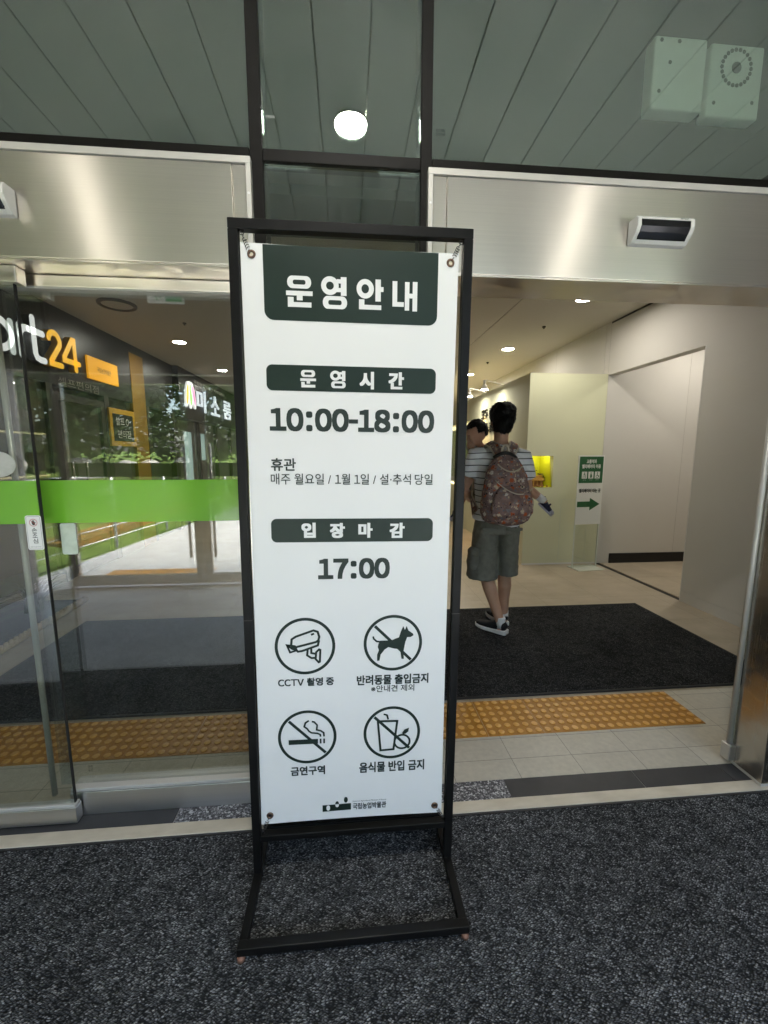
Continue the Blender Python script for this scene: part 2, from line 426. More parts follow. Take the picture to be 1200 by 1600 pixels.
    def ball(s, c, rx, ry, rz, nu=20, nv=12, rot=None):
        vs = [Vector((0, 0, -rz))]; fs = []
        for i in range(1, nv):
            a = -pi / 2 + pi * i / nv
            for j in range(nu): vs.append(Vector((rx * cos(a) * cos(2 * pi * j / nu), ry * cos(a) * sin(2 * pi * j / nu), rz * sin(a))))
        vs.append(Vector((0, 0, rz)))
        for j in range(nu): fs.append((0, 1 + (j + 1) % nu, 1 + j))
        for i in range(nv - 2):
            for j in range(nu): fs.append((1 + i * nu + j, 1 + i * nu + (j + 1) % nu, 1 + (i + 1) * nu + (j + 1) % nu, 1 + (i + 1) * nu + j))
        e = len(vs) - 1
        for j in range(nu): fs.append((e, 1 + (nv - 2) * nu + j, 1 + (nv - 2) * nu + (j + 1) % nu))
        if rot: vs = [rot @ p for p in vs]
        return s.add([p + Vector(c) for p in vs], fs)
    def cyl(s, c, axis, r, h, n=24, r2=None):
        c = Vector(c); ax = Vector(axis).normalized()
        return s.tube([c, c + ax * h], [r, r if r2 is None else r2], n)
    def mesh(s, name, org=(0, 0, 0)):
        me = bpy.data.meshes.new(name)
        me.from_pydata([(p[0] - org[0], p[1] - org[1], p[2] - org[2]) for p in s.v], [], s.f); me.update()
        return me
    def build(s, name, m, parent=None, smooth=False, bevel=0, local=False, recalc=False):
        org = (0, 0, 0)
        if parent is not None and not local:
            p = parent; org = Vector((0, 0, 0))
            while p: org = org + p.location; p = p.parent
        me = s.mesh(name, org)
        return finish(name, me, m, parent, smooth, bevel, recalc)

def strands(me, n, length, seed, keep=lambda c: True):
    rnd = random.Random(seed); V = [Vector(v.co) for v in me.vertices]; F = [tuple(p.vertices) for p in me.polygons]
    cs = [(Vector(p.center), Vector(p.normal)) for p in me.polygons if keep(p.center)]
    for c, nn in rnd.sample(cs, min(n, len(cs))):
        d = Vector((rnd.gauss(0, .25), rnd.gauss(0, .25), -1)); d = (d - nn * d.dot(nn)); 
        if d.length < .1: d = nn.orthogonal()
        d = (d.normalized() + nn * rnd.uniform(.15, .6)).normalized(); w = nn.cross(d).normalized() * .0016; L = length * rnd.uniform(.6, 1.4)
        o = len(V); V += [c - w - nn * .002, c + w - nn * .002, c + d * L]; F.append((o, o + 1, o + 2))
    out = bpy.data.meshes.new('hair'); out.from_pydata(V, [], F); out.shade_smooth(); bpy.data.meshes.remove(me); return out

def finish(name, me, m, parent=None, smooth=False, bevel=0, recalc=False):
    if recalc:
        b = bmesh.new(); b.from_mesh(me); bmesh.ops.recalc_face_normals(b, faces=b.faces); b.to_mesh(me); b.free()
    o = bpy.data.objects.new(name, me); COL.objects.link(o)
    if m is not None: me.materials.append(M[m] if isinstance(m, str) else m)
    if parent is not None: o.parent = parent
    if smooth: me.shade_smooth()
    if bevel:
        md = o.modifiers.new('bevel', 'BEVEL'); md.width = bevel; md.segments = 2; md.limit_method = 'ANGLE'; md.angle_limit = radians(35)
    return o

def offset_line(pts, w, closed):
    n = len(pts); L = []; R = []
    for i in range(n):
        p = Vector(pts[i])
        if closed: a = Vector(pts[i - 1]); b = Vector(pts[(i + 1) % n])
        else: a = Vector(pts[i - 1]) if i else None; b = Vector(pts[i + 1]) if i < n - 1 else None
        d1 = (p - a).normalized() if a is not None else None; d2 = (b - p).normalized() if b is not None else None
        if d1 is None: d1 = d2
        if d2 is None: d2 = d1
        n1 = Vector((-d1.y, d1.x)); n2 = Vector((-d2.y, d2.x)); mm = (n1 + n2)
        if mm.length < 1e-6: mm = n1
        mm.normalize(); sc = 1 / max(.45, mm.dot(n1))
        L.append(tuple(p + mm * sc * w / 2)); R.append(tuple(p - mm * sc * w / 2))
    return L, R

def circle(cx, cy, rx, ry=None, n=48, a0=0, a1=2 * pi, end=False):
    ry = rx if ry is None else ry
    m = n + 1 if end else n
    return [(cx + rx * cos(a0 + (a1 - a0) * i / n), cy + ry * sin(a0 + (a1 - a0) * i / n)) for i in range(m)]

def rrect(u0, v0, u1, v1, r, corners='1111', n=8):
    out = []
    for k, (cx, cy, a) in enumerate(((u1 - r, v0 + r, -pi / 2), (u1 - r, v1 - r, 0), (u0 + r, v1 - r, pi / 2), (u0 + r, v0 + r, pi))):
        if corners[k] == '0':
            out.append(((u1, v0), (u1, v1), (u0, v1), (u0, v0))[k]); continue
        out += [(cx + r * cos(a + pi / 2 * i / n), cy + r * sin(a + pi / 2 * i / n)) for i in range(n + 1)]
    return out

def tag(o, label=None, cat=None, group=None, kind=None):
    if label: o['label'] = label
    if cat: o['category'] = cat
    if group: o['group'] = group
    if kind: o['kind'] = kind
    return o

def empty(name, loc, label, cat, group=None):
    o = bpy.data.objects.new(name, None); COL.objects.link(o); o.location = loc; o.empty_display_size = .1
    return tag(o, label, cat, group)

def copy_tree(o, parent=None):
    c = o.copy(); COL.objects.link(c); c.parent = parent
    for ch in [x for x in list(COL.objects) if x.parent == o]: copy_tree(ch, c)
    return c

def struct(name, mb, m, **kw): return tag(mb.build(name, m, **kw), kind='structure')

# ---- lettering: outlines of the built-in font turned into plain mesh
def raw_text(s, offset=0., extrude=0.):
    c = bpy.data.curves.new('lettering_source', 'FONT'); c.body = s; c.size = 1; c.offset = offset; c.extrude = extrude; c.resolution_u = 4
    c.fill_mode = 'FRONT' if extrude == 0 else 'BOTH'
    o = bpy.data.objects.new('lettering_source', c); COL.objects.link(o)
    bpy.context.view_layer.update()
    me = bpy.data.meshes.new_from_object(o.evaluated_get(bpy.context.evaluated_depsgraph_get()))
    vs = [tuple(v.co) for v in me.vertices]; fs = [tuple(p.vertices) for p in me.polygons]
    bpy.data.objects.remove(o); bpy.data.curves.remove(c); bpy.data.meshes.remove(me)
    return vs, fs

def fw(s): return ''.join(chr(ord(ch) + 0xFEE0) if 33 <= ord(ch) <= 126 else ch for ch in s)

def tight_text(s, gap=.06, offset=0., space=.25):
    x = 0; V = []; F = []
    for ch in s:
        if ch == ' ': x += space; continue
        vs, fs = raw_text(ch, offset) if ch != '\uff0d' else ([(0, .30, 0), (.26, .30, 0), (.26, .37, 0), (0, .37, 0)], [(0, 1, 2, 3)])
        a = min(p[0] for p in vs); b = max(p[0] for p in vs); o = len(V)
        if ch == '\uff1a': x += .09
        V += [(p[0] - a + x, p[1], p[2]) for p in vs]; F += [tuple(i + o for i in f) for f in fs]
        x += b - a + gap
        if ch == '\uff1a': x += .09
    return V, F

def chain(parts, space=.31):
    x = 0; V = []; F = []
    for q in parts:
        if q == ' ': x += space; continue
        vs, fs = raw_text(q)
        a = min(p[0] for p in vs); b = max(p[0] for p in vs); o = len(V)
        V += [(p[0] - a + x, p[1], p[2]) for p in vs]; F += [tuple(i + o for i in f) for f in fs]
        x += b - a + .06
    return V, F

def put_text(mb, vf, box, fn, d, bold=0., boldv=None, keep=None, step=4e-5):
    """fit outlines into box (u0,v0,u1,v1) on the plane fn; bold dilates the strokes"""
    V, F = vf
    x0 = min(p[0] for p in V); x1 = max(p[0] for p in V); y0 = min(p[1] for p in V); y1 = max(p[1] for p in V)
    u0, v0, u1, v1 = box; boldv = bold if boldv is None else boldv
    u0 += bold; u1 -= bold; v0 += boldv; v1 -= boldv
    su = (u1 - u0) / max(1e-6, x1 - x0); sv = (v1 - v0) / max(1e-6, y1 - y0)
    if bold:
        sh = [(i / 2 * bold, j / 2 * boldv) for i in (-2, -1, 0, 1, 2) for j in (-2, -1, 0, 1, 2) if max(abs(i), abs(j)) == 2] + [(0, 0)]
    else: sh = [(0, 0)]
    for q, (a, b) in enumerate(sh):
        mb.add([fn(u0 + (p[0] - x0) * su + a, v0 + (p[1] - y0) * sv + b, d + p[2] * su + q * step) for p in V], F)
    return mb

def fuse(mb, voxel=.008, smooth_it=3, org=(0, 0, 0)):
    me = mb.mesh('fuse_source', org)
    o = bpy.data.objects.new('fuse_source', me); COL.objects.link(o)
    r = o.modifiers.new('r', 'REMESH'); r.mode = 'VOXEL'; r.voxel_size = voxel; r.use_smooth_shade = True
    if smooth_it:
        q = o.modifiers.new('s', 'SMOOTH'); q.factor = .5; q.iterations = smooth_it
    bpy.context.view_layer.update()
    out = bpy.data.meshes.new_from_object(o.evaluated_get(bpy.context.evaluated_depsgraph_get()))
    bpy.data.objects.remove(o); bpy.data.meshes.remove(me)
    out.shade_smooth()
    return out

def fused(name, mb, m, parent, voxel=.008, it=3, disp=None):
    org = Vector((0, 0, 0)); p = parent
    while p: org = org + p.location; p = p.parent
    me = fuse(mb, voxel, it, org); me.name = name
    if disp:
        for v in me.vertices:
            v.co += Vector(v.normal) * disp(v.co)
    return finish(name, me, m, parent, True)

FRONT = lambda y: (lambda u, v, d: (u, y - d, v))            # plane facing -y, d comes towards the camera

# ================================================================== GROUND AND SETTING
struct('ground', MB().quad((-120, -140, -.06), (120, -140, -.06), (120, 30, -.06), (-120, 30, -.06)), 'grass')
struct('path', MB().add([(-3.75, -1.5, -.02), (-2.55, -14, -.02), (9, -14, -.02), (5, -1.5, -.02)], [(0, 1, 2, 3)]), 'paving')
struct('vestibule_floor', MB().box(-3.3, 3.3, -1.5, 1.431, -.3, -.012), 'paving')
struct('threshold_curb', MB().box(-3.25, 3.25, 1.4405, 1.4955, -.2, .0), 'curb', bevel=.002)
struct('threshold_edge_trim', MB().box(-3.25, 3.25, 1.4315, 1.440, -.2, -.003), 'slab_dark')
gs = MB()
for a, b in ((-3.25, -.705), (.675, 1.28), (1.282, 1.70), (1.702, 3.25)): gs.box(a, b - .002, 1.496, 1.594, -.2, -.001)
struct('charcoal_threshold', gs, 'slab_dark')
struct('granite_threshold', MB().box(-.704, .674, 1.496, 1.594, -.2, -.0008), 'granite')
struct('threshold_joint', MB().box(-3.25, 3.25, 1.4957, 1.5938, -.2, -.004), 'alu')
struct('floor_front', MB().box(-3.3, 3.4, 1.595, 2.175, -.2, 0), 'floor_small')
struct('floor', MB().box(-3.3, 3.26, 2.176, 13.2, -.2, 0), 'floor_big')
struct('corridor_floor', MB().box(3.33, 6.0, 3.4, 5.2, -.2, 0), 'floor_big')
struct('floor_track', MB().box(3.2605, 3.3295, 3.4, 5.2, -.2, -.008), 'dark_groove')

# lobby shell
struct('ceiling', MB().box(-3.3, 1.838, 1.965, 13.2, 3.05, 3.12).box(1.846, 6.2, 1.965, 13.2, 3.05, 3.12), 'ceiling')
struct('ceiling_seam', MB().box(1.836, 1.848, 1.965, 13.2, 3.055, 3.11), 'dark_groove')
rw = MB()
rw.box(3.26, 3.38, 1.64, 3.632, .113, 3.05).box(3.26, 3.38, 3.632, 5.05, 2.42, 3.05).box(3.26, 3.38, 5.16, 13.2, 0, 3.05)
rw.box(3.264, 3.38, 1.64, 3.632, .1, .113)
o = rw.build('side_wall', 'wall')
tag(o, 'warm grey painted lobby wall on the right with a tall opening', 'wall')
MB().box(3.258, 3.38, 1.64, 3.632, 0, .1).build('skirting', 'wall', o, local=True)
MB().box(3.2585, 3.3815, 3.632, 3.638, 0, 2.42).build('corner_trim', 'wall_white', o, local=True)
MB().box(3.256, 3.26, 3.632, 5.05, 3.03, 3.05).build('shadow_gap', 'dark_groove', o, local=True)
jm = MB()
for y_ in (2.42, 6.4, 7.6): jm.box(3.2592, 3.26, y_, y_ + .0025, .12 if y_ < 3 else 2.44, 3.03)
jm.box(3.2592, 3.26, 5.055, 5.0575, 2.44, 3.03)
jm.build('panel_joint', 'joint_grey', o, local=True)
o = MB().box(3.262, 6.0, 5.05, 5.15, .0, 3.05).build('corridor_wall', 'wall')
tag(o, 'plain grey wall inside the opening with a black skirting board', 'wall')
MB().box(3.45, 6.0, 5.035, 5.05, 0, .13).build('skirting', 'skirting_black', o, local=True)
MB().box(4.35, 4.352, 5.0488, 5.05, .13, 2.9).build('panel_joint', 'joint_grey', o, local=True)
o = MB().box(3.38, 6.0, 3.40, 3.52, 0, 3.05).box(6.0, 6.1, 3.4, 5.15, 0, 3.05).build('corridor_end_wall', 'wall')
tag(o, 'grey wall closing the side corridor beyond the opening', 'wall')
o = MB().box(-3.3, 3.4, 13.2, 13.3, 0, 3.05).build('back_wall', 'wall')
tag(o, 'far back wall of the lobby behind the display windows', 'wall')

# outer shell that keeps the daylight out of the building
struct('roof', MB().box(-9, 9, -1.46, 14, 3.72, 3.95), 'roof')
ew = MB().box(-9, .245, -1.46, -1.36, 2.26, 3.72).box(3.3, 9, -1.46, -1.36, 2.26, 3.72).box(.2451, 3.2999, -1.46, -1.36, 2.26, 2.36).box(.2451, 3.2999, -1.46, -1.36, 2.62, 3.72).box(-9, -3.3, -1.46, -1.36, -.05, 2.26).box(3.3, 9, -1.46, -1.36, -.05, 2.26)
ew.box(-3.4, -3.3, -1.36, 1.46, -.05, 3.72).box(3.3, 3.4, -1.36, 1.46, -.05, 3.72)
ew.box(-9, -3.3, 1.46, 1.56, -.05, 3.72).box(3.4, 9, 1.46, 1.56, -.05, 3.72).box(-9, 9, 14, 14.1, -.05, 3.72).box(-9, -8.9, 1.56, 14, -.05, 3.72).box(8.9, 9, 1.56, 14, -.05, 3.72)
o = ew.build('porch_wall', 'side_wall')
tag(o, 'grey stone walls enclosing the entrance porch', 'wall')

# plank soffit over the porch
so = MB()
x = .142 - .295 * 11
while x < 3.25:
    so.box(max(x + .0035, -3.3), min(x + .2915, 3.3), -1.36, 1.62, 3.60, 3.62); x += .295
so.box(-3.3, 3.3, -1.36, 1.62, 3.628, 3.64)
o = so.build('plank_soffit', 'soffit', bevel=.004)
tag(o, 'grey green plank soffit over the porch mirrored in the upper glass', 'ceiling')

# recessed lamps
def downlight(name, x, y, z, r, label, group, lens, rimc='white_plastic'):
    t = empty(name, (x, y, z), label, 'ceiling light', group)
    MB().tube([(x + (r + .006) * cos(a), y + (r + .006) * sin(a), z - .004) for a in [2 * pi * i / 40 for i in range(40)]], .008, 8, True).build('rim', rimc, t, True)
    MB().cyl((x, y, z - .004), (0, 0, 1), r, .003, 40).build('lens', lens, t)
    return t
downlight('downlight', .045, -.03, 3.598, .105, 'round lit lamp mirrored in the narrow upper middle pane', 'lamps in the porch soffit', 'lamp_out')
downlight('downlight', -2.2, -1.15, 3.598, .095, 'round lit porch lamp behind the left doors, streaked on the left steel header', 'lamps in the porch soffit', 'lamp_side')
downlight('downlight', 2.2, -1.15, 3.598, .095, 'round lit porch lamp behind the right doors, streaked on the right steel header', 'lamps in the porch soffit', 'lamp_side')
for i, yy in enumerate((4.345, 6.427, 8.485, 10.55)):
    downlight('ceiling_light', 2.483, yy, 3.05, .085, ['brightest round ceiling light nearest the right door header', 'second round ceiling light along the right lobby wall', 'small round ceiling light just above the booth, beside the black stand post', 'farthest round ceiling light at the back right of the lobby'][i], 'lobby ceiling lights', 'lamp')
for i, yy in enumerate((6.451, 8.485, 10.55)):
    downlight('ceiling_light', -2.414, yy, 3.05, .085, ['round ceiling light seen through the left glass above the blue white shop letters', 'smaller round ceiling light far back through the left glass', 'farthest round ceiling light at the back left of the lobby'][i], 'lobby ceiling lights', 'lamp')
downlight('ceiling_light', 4.3, 4.3, 3.05, .085, 'round ceiling light inside the side corridor beyond the tall opening', 'lobby ceiling lights', 'lamp')
t = empty('ceiling_vent', (-2.472, 4.943, 3.05), 'round recessed ceiling vent with a dark ring above the shop sign', 'vent')
MB().tube([(-2.472 + .17 * cos(a), 4.943 + .17 * sin(a), 3.045) for a in [2 * pi * i / 40 for i in range(40)]], .022, 8, True).build('ring', 'store_frame', t, True)
MB().cyl((-2.472, 4.943, 3.04), (0, 0, 1), .15, .009, 40, .13).build('grille', 'ceiling', t)
for (x, y, lb) in ((2.507, 5.299, 'tiny dark sprinkler in the right ceiling between two lights'), (2.485, 7.365, 'tiny dark sprinkler farther back in the right ceiling'), (-2.0, 5.55, 'tiny dark sprinkler in the left ceiling beside the lit lamp')):
    t = empty('sprinkler', (x, y, 3.05), lb, 'sprinkler', 'ceiling sprinklers')
    MB().cyl((x, y, 3.036), (0, 0, 1), .022, .014, 16).build('cover', 'store_frame', t)
    MB().cyl((x, y, 3.02), (0, 0, 1), .010, .016, 12).build('nozzle', 'spring', t)

# ================================================================== ENTRANCE FRONTAGE
t = empty('glazed_transom', (0, 1.55, 0), 'tall dark mullions and transom bar holding the tinted glass over the doors', 'window')
MB().box(-.302, -.262, 1.492, 1.60, 0, 3.60).build('mullion', 'mullion', t, bevel=.002)
MB().box(.253, .29, 1.492, 1.60, 0, 3.60).build('mullion', 'mullion', t, bevel=.002)
MB().box(-3.3, -.303, 1.489, 1.60, 2.374, 2.410).box(-.261, .252, 1.489, 1.60, 2.374, 2.410).box(.291, 3.3, 1.489, 1.60, 2.374, 2.410).build('transom_bar', 'mullion', t, bevel=.002)
MB().box(-3.3, -.303, 1.503, 1.515, 2.411, 3.60).build('glass_pane', 'glass_dark', t)
MB().box(-.261, .252, 1.503, 1.515, 2.411, 3.60).build('glass_pane', 'glass_dark', t)
MB().box(.291, 3.3, 1.503, 1.515, 2.411, 3.60).build('glass_pane', 'glass_dark', t)
MB().box(-.261, .252, 1.503, 1.515, .12, 2.373).build('glass_pane', 'glass_dark', t)
MB().box(-.261, .252, 1.50, 1.59, 0, .119).build('kick_plate', 'steel_kick', t)
gm = MB(); fn = FRONT(1.5025)
put_text(gm, raw_text('KS L 2003'), (.305, 2.500, .335, 2.508), fn, .0005)
put_text(gm, raw_text('안전유리'), (.305, 2.488, .335, 2.497), fn, .0005)
gm.build('glass_mark', 'ink_text', t)
gm = MB()
put_text(gm, raw_text('안전유리'), (-.250, 2.505, -.222, 2.514), fn, .0005)
gm.build('glass_mark', 'print_white', t)
struct('ceiling_void_wall', MB().box(-3.3, 3.3, 1.945, 1.96, 2.38, 3.62).box(-3.3, 3.3, 1.66, 1.96, 2.374, 2.379), 'dark_groove')

def header(x0, x1, xs, trim_x, label):
    t = empty('door_header', ((x0 + x1) / 2, 1.47, 2.05), label, 'door header', 'steel headers over the doors')
    a, b = (x0, xs - .001) if abs(xs - x1) < abs(xs - x0) else (xs + .001, x1)
    MB().box(a, b, 1.47, 1.66, 2.05, 2.348).build('steel_panel', 'steel', t, bevel=.002)
    c, d = (xs + .001, x1) if abs(xs - x1) < abs(xs - x0) else (x0, xs - .001)
    MB().box(c, d, 1.473, 1.66, 2.05, 2.348).build('end_panel', 'steel', t, bevel=.0015)
    MB().box(min(x0, trim_x), max(x1, trim_x), 1.464, 1.488, 2.3495, 2.369).build('top_trim', 'alu', t, bevel=.001)
    w = .018 if trim_x > x1 - .05 else -.018
    xx = sorted((x1 + .002 if w > 0 else x0 - .002, (x1 if w > 0 else x0) + w))
    MB().box(xx[0], xx[1], 1.463, 1.49, 2.0, 2.3485).build('side_trim', 'alu', t, bevel=.001)
    sx = (xx[0] + xx[1]) / 2
    MB().cyl((sx, 1.4632, 2.262), (0, -1, 0), .004, .0012, 12).build('screw', 'print_white', t)
    MB().box(x0 + .01, x1 - .01, 1.475, 1.655, 2.044, 2.0495).build('track_cover', 'steel', t)
    return t
header(-3.25, -.314, -.356, -.296, 'brushed steel header panel with pale trim over the left doors')
header(.292, 3.25, .338, .274, 'brushed steel header panel with pale trim over the open right doorway')

def sensor(x0, x1, label):
    xc = (x0 + x1) / 2; t = empty('motion_sensor', (xc, 1.47, 2.15), label, 'sensor', 'door motion sensors')
    prof = [(0, 2.158), (0, 2.236), (.042, 2.236), (.050, 2.230), (.052, 2.203), (.043, 2.186), (.018, 2.160)]
    fnp = lambda u, v, d: (d, 1.469 - u, v)
    for a, b in ((x0, x0 + .014), (x1 - .014, x1)):
        MB().prism(prof, fnp, a, b).build('end_cap', 'white_plastic', t, bevel=.002, recalc=True)
    body = [(0, 2.158), (0, 2.236), (.042, 2.236), (.050, 2.230), (.051, 2.2235), (.03, 2.2235), (.03, 2.172), (.0265, 2.1685), (.018, 2.160)]
    MB().prism(body, fnp, x0 + .0142, x1 - .0142).build('housing', 'white_plastic', t, recalc=True)
    win = [(.0302, 2.172), (.0302, 2.223), (.0485, 2.223), (.0495, 2.203), (.041, 2.188), (.0275, 2.1695)]
    MB().prism(win, fnp, x0 + .0144, x1 - .0144).build('lens_window', 'black_plastic', t, recalc=True)
    m = MB(); put_text(m, raw_text('sensor'), (x1 - .055, 2.2262, x1 - .025, 2.2305), FRONT(1.469 - .0508), .0005); m.build('lettering', 'ink_text', t)
    return t
sensor(.980, 1.186, 'white motion sensor with black window on the right steel header')
sensor(-1.215, -1.003, 'white motion sensor with black window on the left steel header, cut by the photo edge')

def jamb(x0, x1, y0, y1, label, z1=2.043):
    t = empty('door_jamb', ((x0 + x1) / 2, (y0 + y1) / 2, 0), label, 'door jamb', 'stainless door jambs')
    MB().box(x0, x1, y0, y1, .0, z1).build('steel_cover', 'steel_v', t, bevel=.003)
    MB().box(x0 - .002, x1 + .002, y0 - .002, y1 + .002, .0005, .012).build('foot_trim', 'alu', t)
jamb(-.352, -.304, 1.462, 1.63, 'brushed steel jamb between the left glass and the dark middle pane')
jamb(.292, .318, 1.462, 1.63, 'narrow brushed steel jamb hidden beside the banner right edge')
jamb(1.782, 1.97, 1.457, 1.60, 'brushed steel jamb at the far right edge of the open doorway')

# fixed glass screen and sliding leaf on the left
t = empty('fixed_glass_screen', (-.77, 1.6, 0), 'clear glass screen with green band standing just left of the black stand', 'glass screen')
MB().box(-1.17, -.356, 1.594, 1.606, .116, 1.997).build('glass_pane', 'glass', t)
MB().box(-1.12, -.356, 1.562, 1.64, .0, .100).build('kick_plate', 'steel_kick', t, bevel=.002)
MB().box(-1.12, -.356, 1.566, 1.636, .1005, .115).build('kick_rail', 'alu', t, bevel=.002)
MB().box(-1.17, -.356, 1.58, 1.64, 2.004, 2.043).build('head_rail', 'steel', t, bevel=.004)
MB().box(-1.17, -.356, 1.576, 1.644, 1.996, 2.003).build('head_trim', 'alu', t)
MB().box(-1.169, -.357, 1.5925, 1.5935, 1.188, 1.345).build('green_band', 'green', t)
gm = MB(); put_text(gm, raw_text('안전\n유리'), (-1.062, .165, -1.045, .195), FRONT(1.5938), .0005); gm.build('glass_mark', 'ink_text', t)
o = MB().prism(rrect(-1.066, 1.068, -1.012, 1.186, .008), FRONT(1.5935), 0, .001).build('door_sticker', 'sticker_back', recalc=True)
tag(o, 'blank pale back of a rounded sticker on the glass screen beside the hand warning', 'sticker')

t = empty('sliding_door', (-2.0, 1.536, 0), 'sliding glass door leaf with green band at the left photo edge', 'sliding door', 'sliding glass doors')
MB().box(-3.1, -1.085, 1.530, 1.542, .086, 2.0).build('glass_pane', 'glass', t)
MB().box(-1.0848, -1.0815, 1.5302, 1.5418, .087, 1.999).build('edge_seal', 'rubber', t)
MB().box(-3.1, -1.075, 1.52, 1.556, .006, .072).build('kick_plate', 'steel_kick', t, bevel=.002)
MB().box(-3.1, -1.078, 1.522, 1.552, .0722, .0855).build('kick_rail', 'alu', t, bevel=.002)
MB().box(-3.1, -1.062, 1.515, 1.56, 1.992, 2.043).build('head_rail', 'steel', t, bevel=.003)
MB().tube([(-1.185, 1.575, .09), (-1.185, 1.575, 1.99)], .010, 16).build('edge_rail', 'tube_clear', t, True)
MB().box(-3.1, -1.086, 1.5285, 1.5295, 1.196, 1.348).build('green_band', 'green', t)

t = empty('sliding_door', (2.4, 1.58, 0), 'open sliding glass door leaf at the right photo edge with a steel edge tube', 'sliding door', 'sliding glass doors')
MB().box(1.775, 3.1, 1.604, 1.614, .07, 2.0).build('glass_pane', 'glass', t)
MB().tube([(1.772, 1.609, .095), (1.772, 1.609, 2.03)], .0115, 16).build('edge_tube', 'alu', t, True)
MB().box(1.752, 1.79, 1.585, 1.632, .018, .094).build('shoe', 'steel_kick', t, bevel=.004)
MB().box(1.792, 3.1, 1.602, 1.616, .01, .069).build('bottom_rail', 'store_frame', t)

# hand caution sticker
t = empty('warning_sticker', (-1.108, 1.528, 1.10), 'white rounded hand caution sticker with red ring on the left door glass', 'sticker')
fn = FRONT(1.5278)
MB().prism(rrect(-1.135, 1.102, -1.082, 1.226, .008), fn, 0, .0006).build('face', 'print_white', t, recalc=True)
M['red'] = mat('sticker_red', (.45, .07, .06), .5)
m = MB().strip(rrect(-1.1315, 1.1055, -1.0855, 1.2225, .006), .0008, fn, .0009, True)
put_text(m, raw_text('손', .012), (-1.1165, 1.165, -1.0995, 1.182), fn, .0009)
put_text(m, raw_text('조', .012), (-1.1165, 1.146, -1.0995, 1.162), fn, .0009)
put_text(m, raw_text('심', .012), (-1.1165, 1.126, -1.0995, 1.143), fn, .0009)
put_text(m, raw_text('KEEP YOUR HANDS'), (-1.126, 1.1115, -1.091, 1.1145), fn, .0009)
m.build('lettering', 'ink_text', t)
hc = (-1.1085, 1.2005)
m = MB().flat([(hc[0] + a * .010, hc[1] + b * .010) for a, b in ((-.3, -.9), (.4, -.9), (.55, -.3), (.8, .2), (.6, .3), (.35, 0), (.35, .8), (.18, .85), (.12, .2), (.08, .95), (-.1, .95), (-.12, .2), (-.2, .85), (-.37, .8), (-.34, .1), (-.5, .55), (-.64, .5), (-.5, -.3))], fn, .0009)
m.build('hand_symbol', 'ink_text', t)
MB().strip(circle(*hc, .0125, n=32), .0016, fn, .0012, True).strip([(hc[0] - .008, hc[1] + .008), (hc[0] + .008, hc[1] - .008)], .0014, fn, .0014).build('prohibition_ring', 'red', t)
o = MB().prism(circle(-1.20, 1.405, .058, .044, 40), FRONT(1.5278), 0, .0006).build('round_sticker', vary('frosted_sticker', (.40, .41, .38), (.50, .51, .48), 30, .7), recalc=True)
tag(o, 'pale grey oval sticker on the left door glass above the green band', 'sticker')

# white unit behind the upper right glass
t = empty('wall_unit', (1.56, 1.9, 2.92), 'pale double box unit with a ring of holes behind the upper right glass', 'air unit')
MB().box(1.313, 1.550, 1.88, 1.944, 2.912, 3.188).build('left_casing', 'unit_white', t, bevel=.008)
MB().box(1.578, 1.826, 1.89, 1.944, 2.905, 3.188).build('right_casing', 'unit_white', t, bevel=.008)
MB().box(1.551, 1.577, 1.925, 1.944, 2.93, 3.17).build('spacer', 'spring', t)
m = MB()
for i in range(22):
    a = 2 * pi * i / 22
    m.cyl((1.70 + .068 * cos(a), 1.8895, 3.10 + .068 * sin(a)), (0, -1, 0), .0085, .001, 8)
m.cyl((1.70, 1.8895, 3.10), (0, -1, 0), .022, .002, 16)
for px, pz in ((1.34, 3.17), (1.42, 3.17), (1.385, 3.09), (1.345, 2.98), (1.61, 2.96), (1.79, 2.97)): m.cyl((px, 1.8795 if px < 1.56 else 1.8895, pz), (0, -1, 0), .008, .001, 8)
m.build('vent_holes', 'dark_groove', t)

# ================================================================== MATS AND PAVING
o = MB().box(-3.2, 3.2, .45, 1.425, -.0115, .0).build('entrance_mat', 'carpet')
tag(o, 'dark grey loop carpet mat in the porch under the sign stand', 'mat')
t = empty('floor_mat', (-.18, 2.9, 0), 'large black lobby mat just beyond the yellow tactile paving', 'mat')
mb = MB(); MX0, MX1, MY0, MY1 = -2.275, 2.76, 2.195, 3.59
mb.box(MX0 + .02, MX1 - .02, MY0 + .02, MY1 - .02, .0005, .012).build('carpet_top', 'mat_in', t, bevel=.002)
MB().box(MX0, MX1, MY0, MY0 + .0195, .0005, .010).box(MX0, MX1, MY1 - .0195, MY1, .0005, .010).box(MX0, MX0 + .0195, MY0 + .0195, MY1 - .0195, .0005, .010).box(MX1 - .0195, MX1, MY0 + .0195, MY1 - .0195, .0005, .010).build('rubber_edge', 'rubber', t, bevel=.003)

t = empty('tactile_paving', (0, 2.0, 0), 'ochre yellow studded tactile paving strip between the tiles and the black mat', 'tactile paving')
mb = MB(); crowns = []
x = 1.905
while x > -3.2:
    mb.box(x - .2985, x - .0015, 1.869, 2.166, .0003, .0045)
    for i in range(6):
        for j in range(6):
            cx = x - .025 - i * .05; cy = 1.8925 + j * .05
            n = 10
            vs = [(cx + r * cos(2 * pi * q / n), cy + r * sin(2 * pi * q / n), z) for r, z in ((.0180, .0046), (.0168, .0082), (.0130, .0108), (.006, .0118)) for q in range(n)]
            fs = [(a * n + q, a * n + (q + 1) % n, (a + 1) * n + (q + 1) % n, (a + 1) * n + q) for a in range(3) for q in range(n)] + [tuple(range(3 * n, 4 * n))]
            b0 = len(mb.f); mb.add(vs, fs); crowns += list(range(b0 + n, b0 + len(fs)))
    x -= .3
o = mb.build('studded_tiles', 'tactile', t)
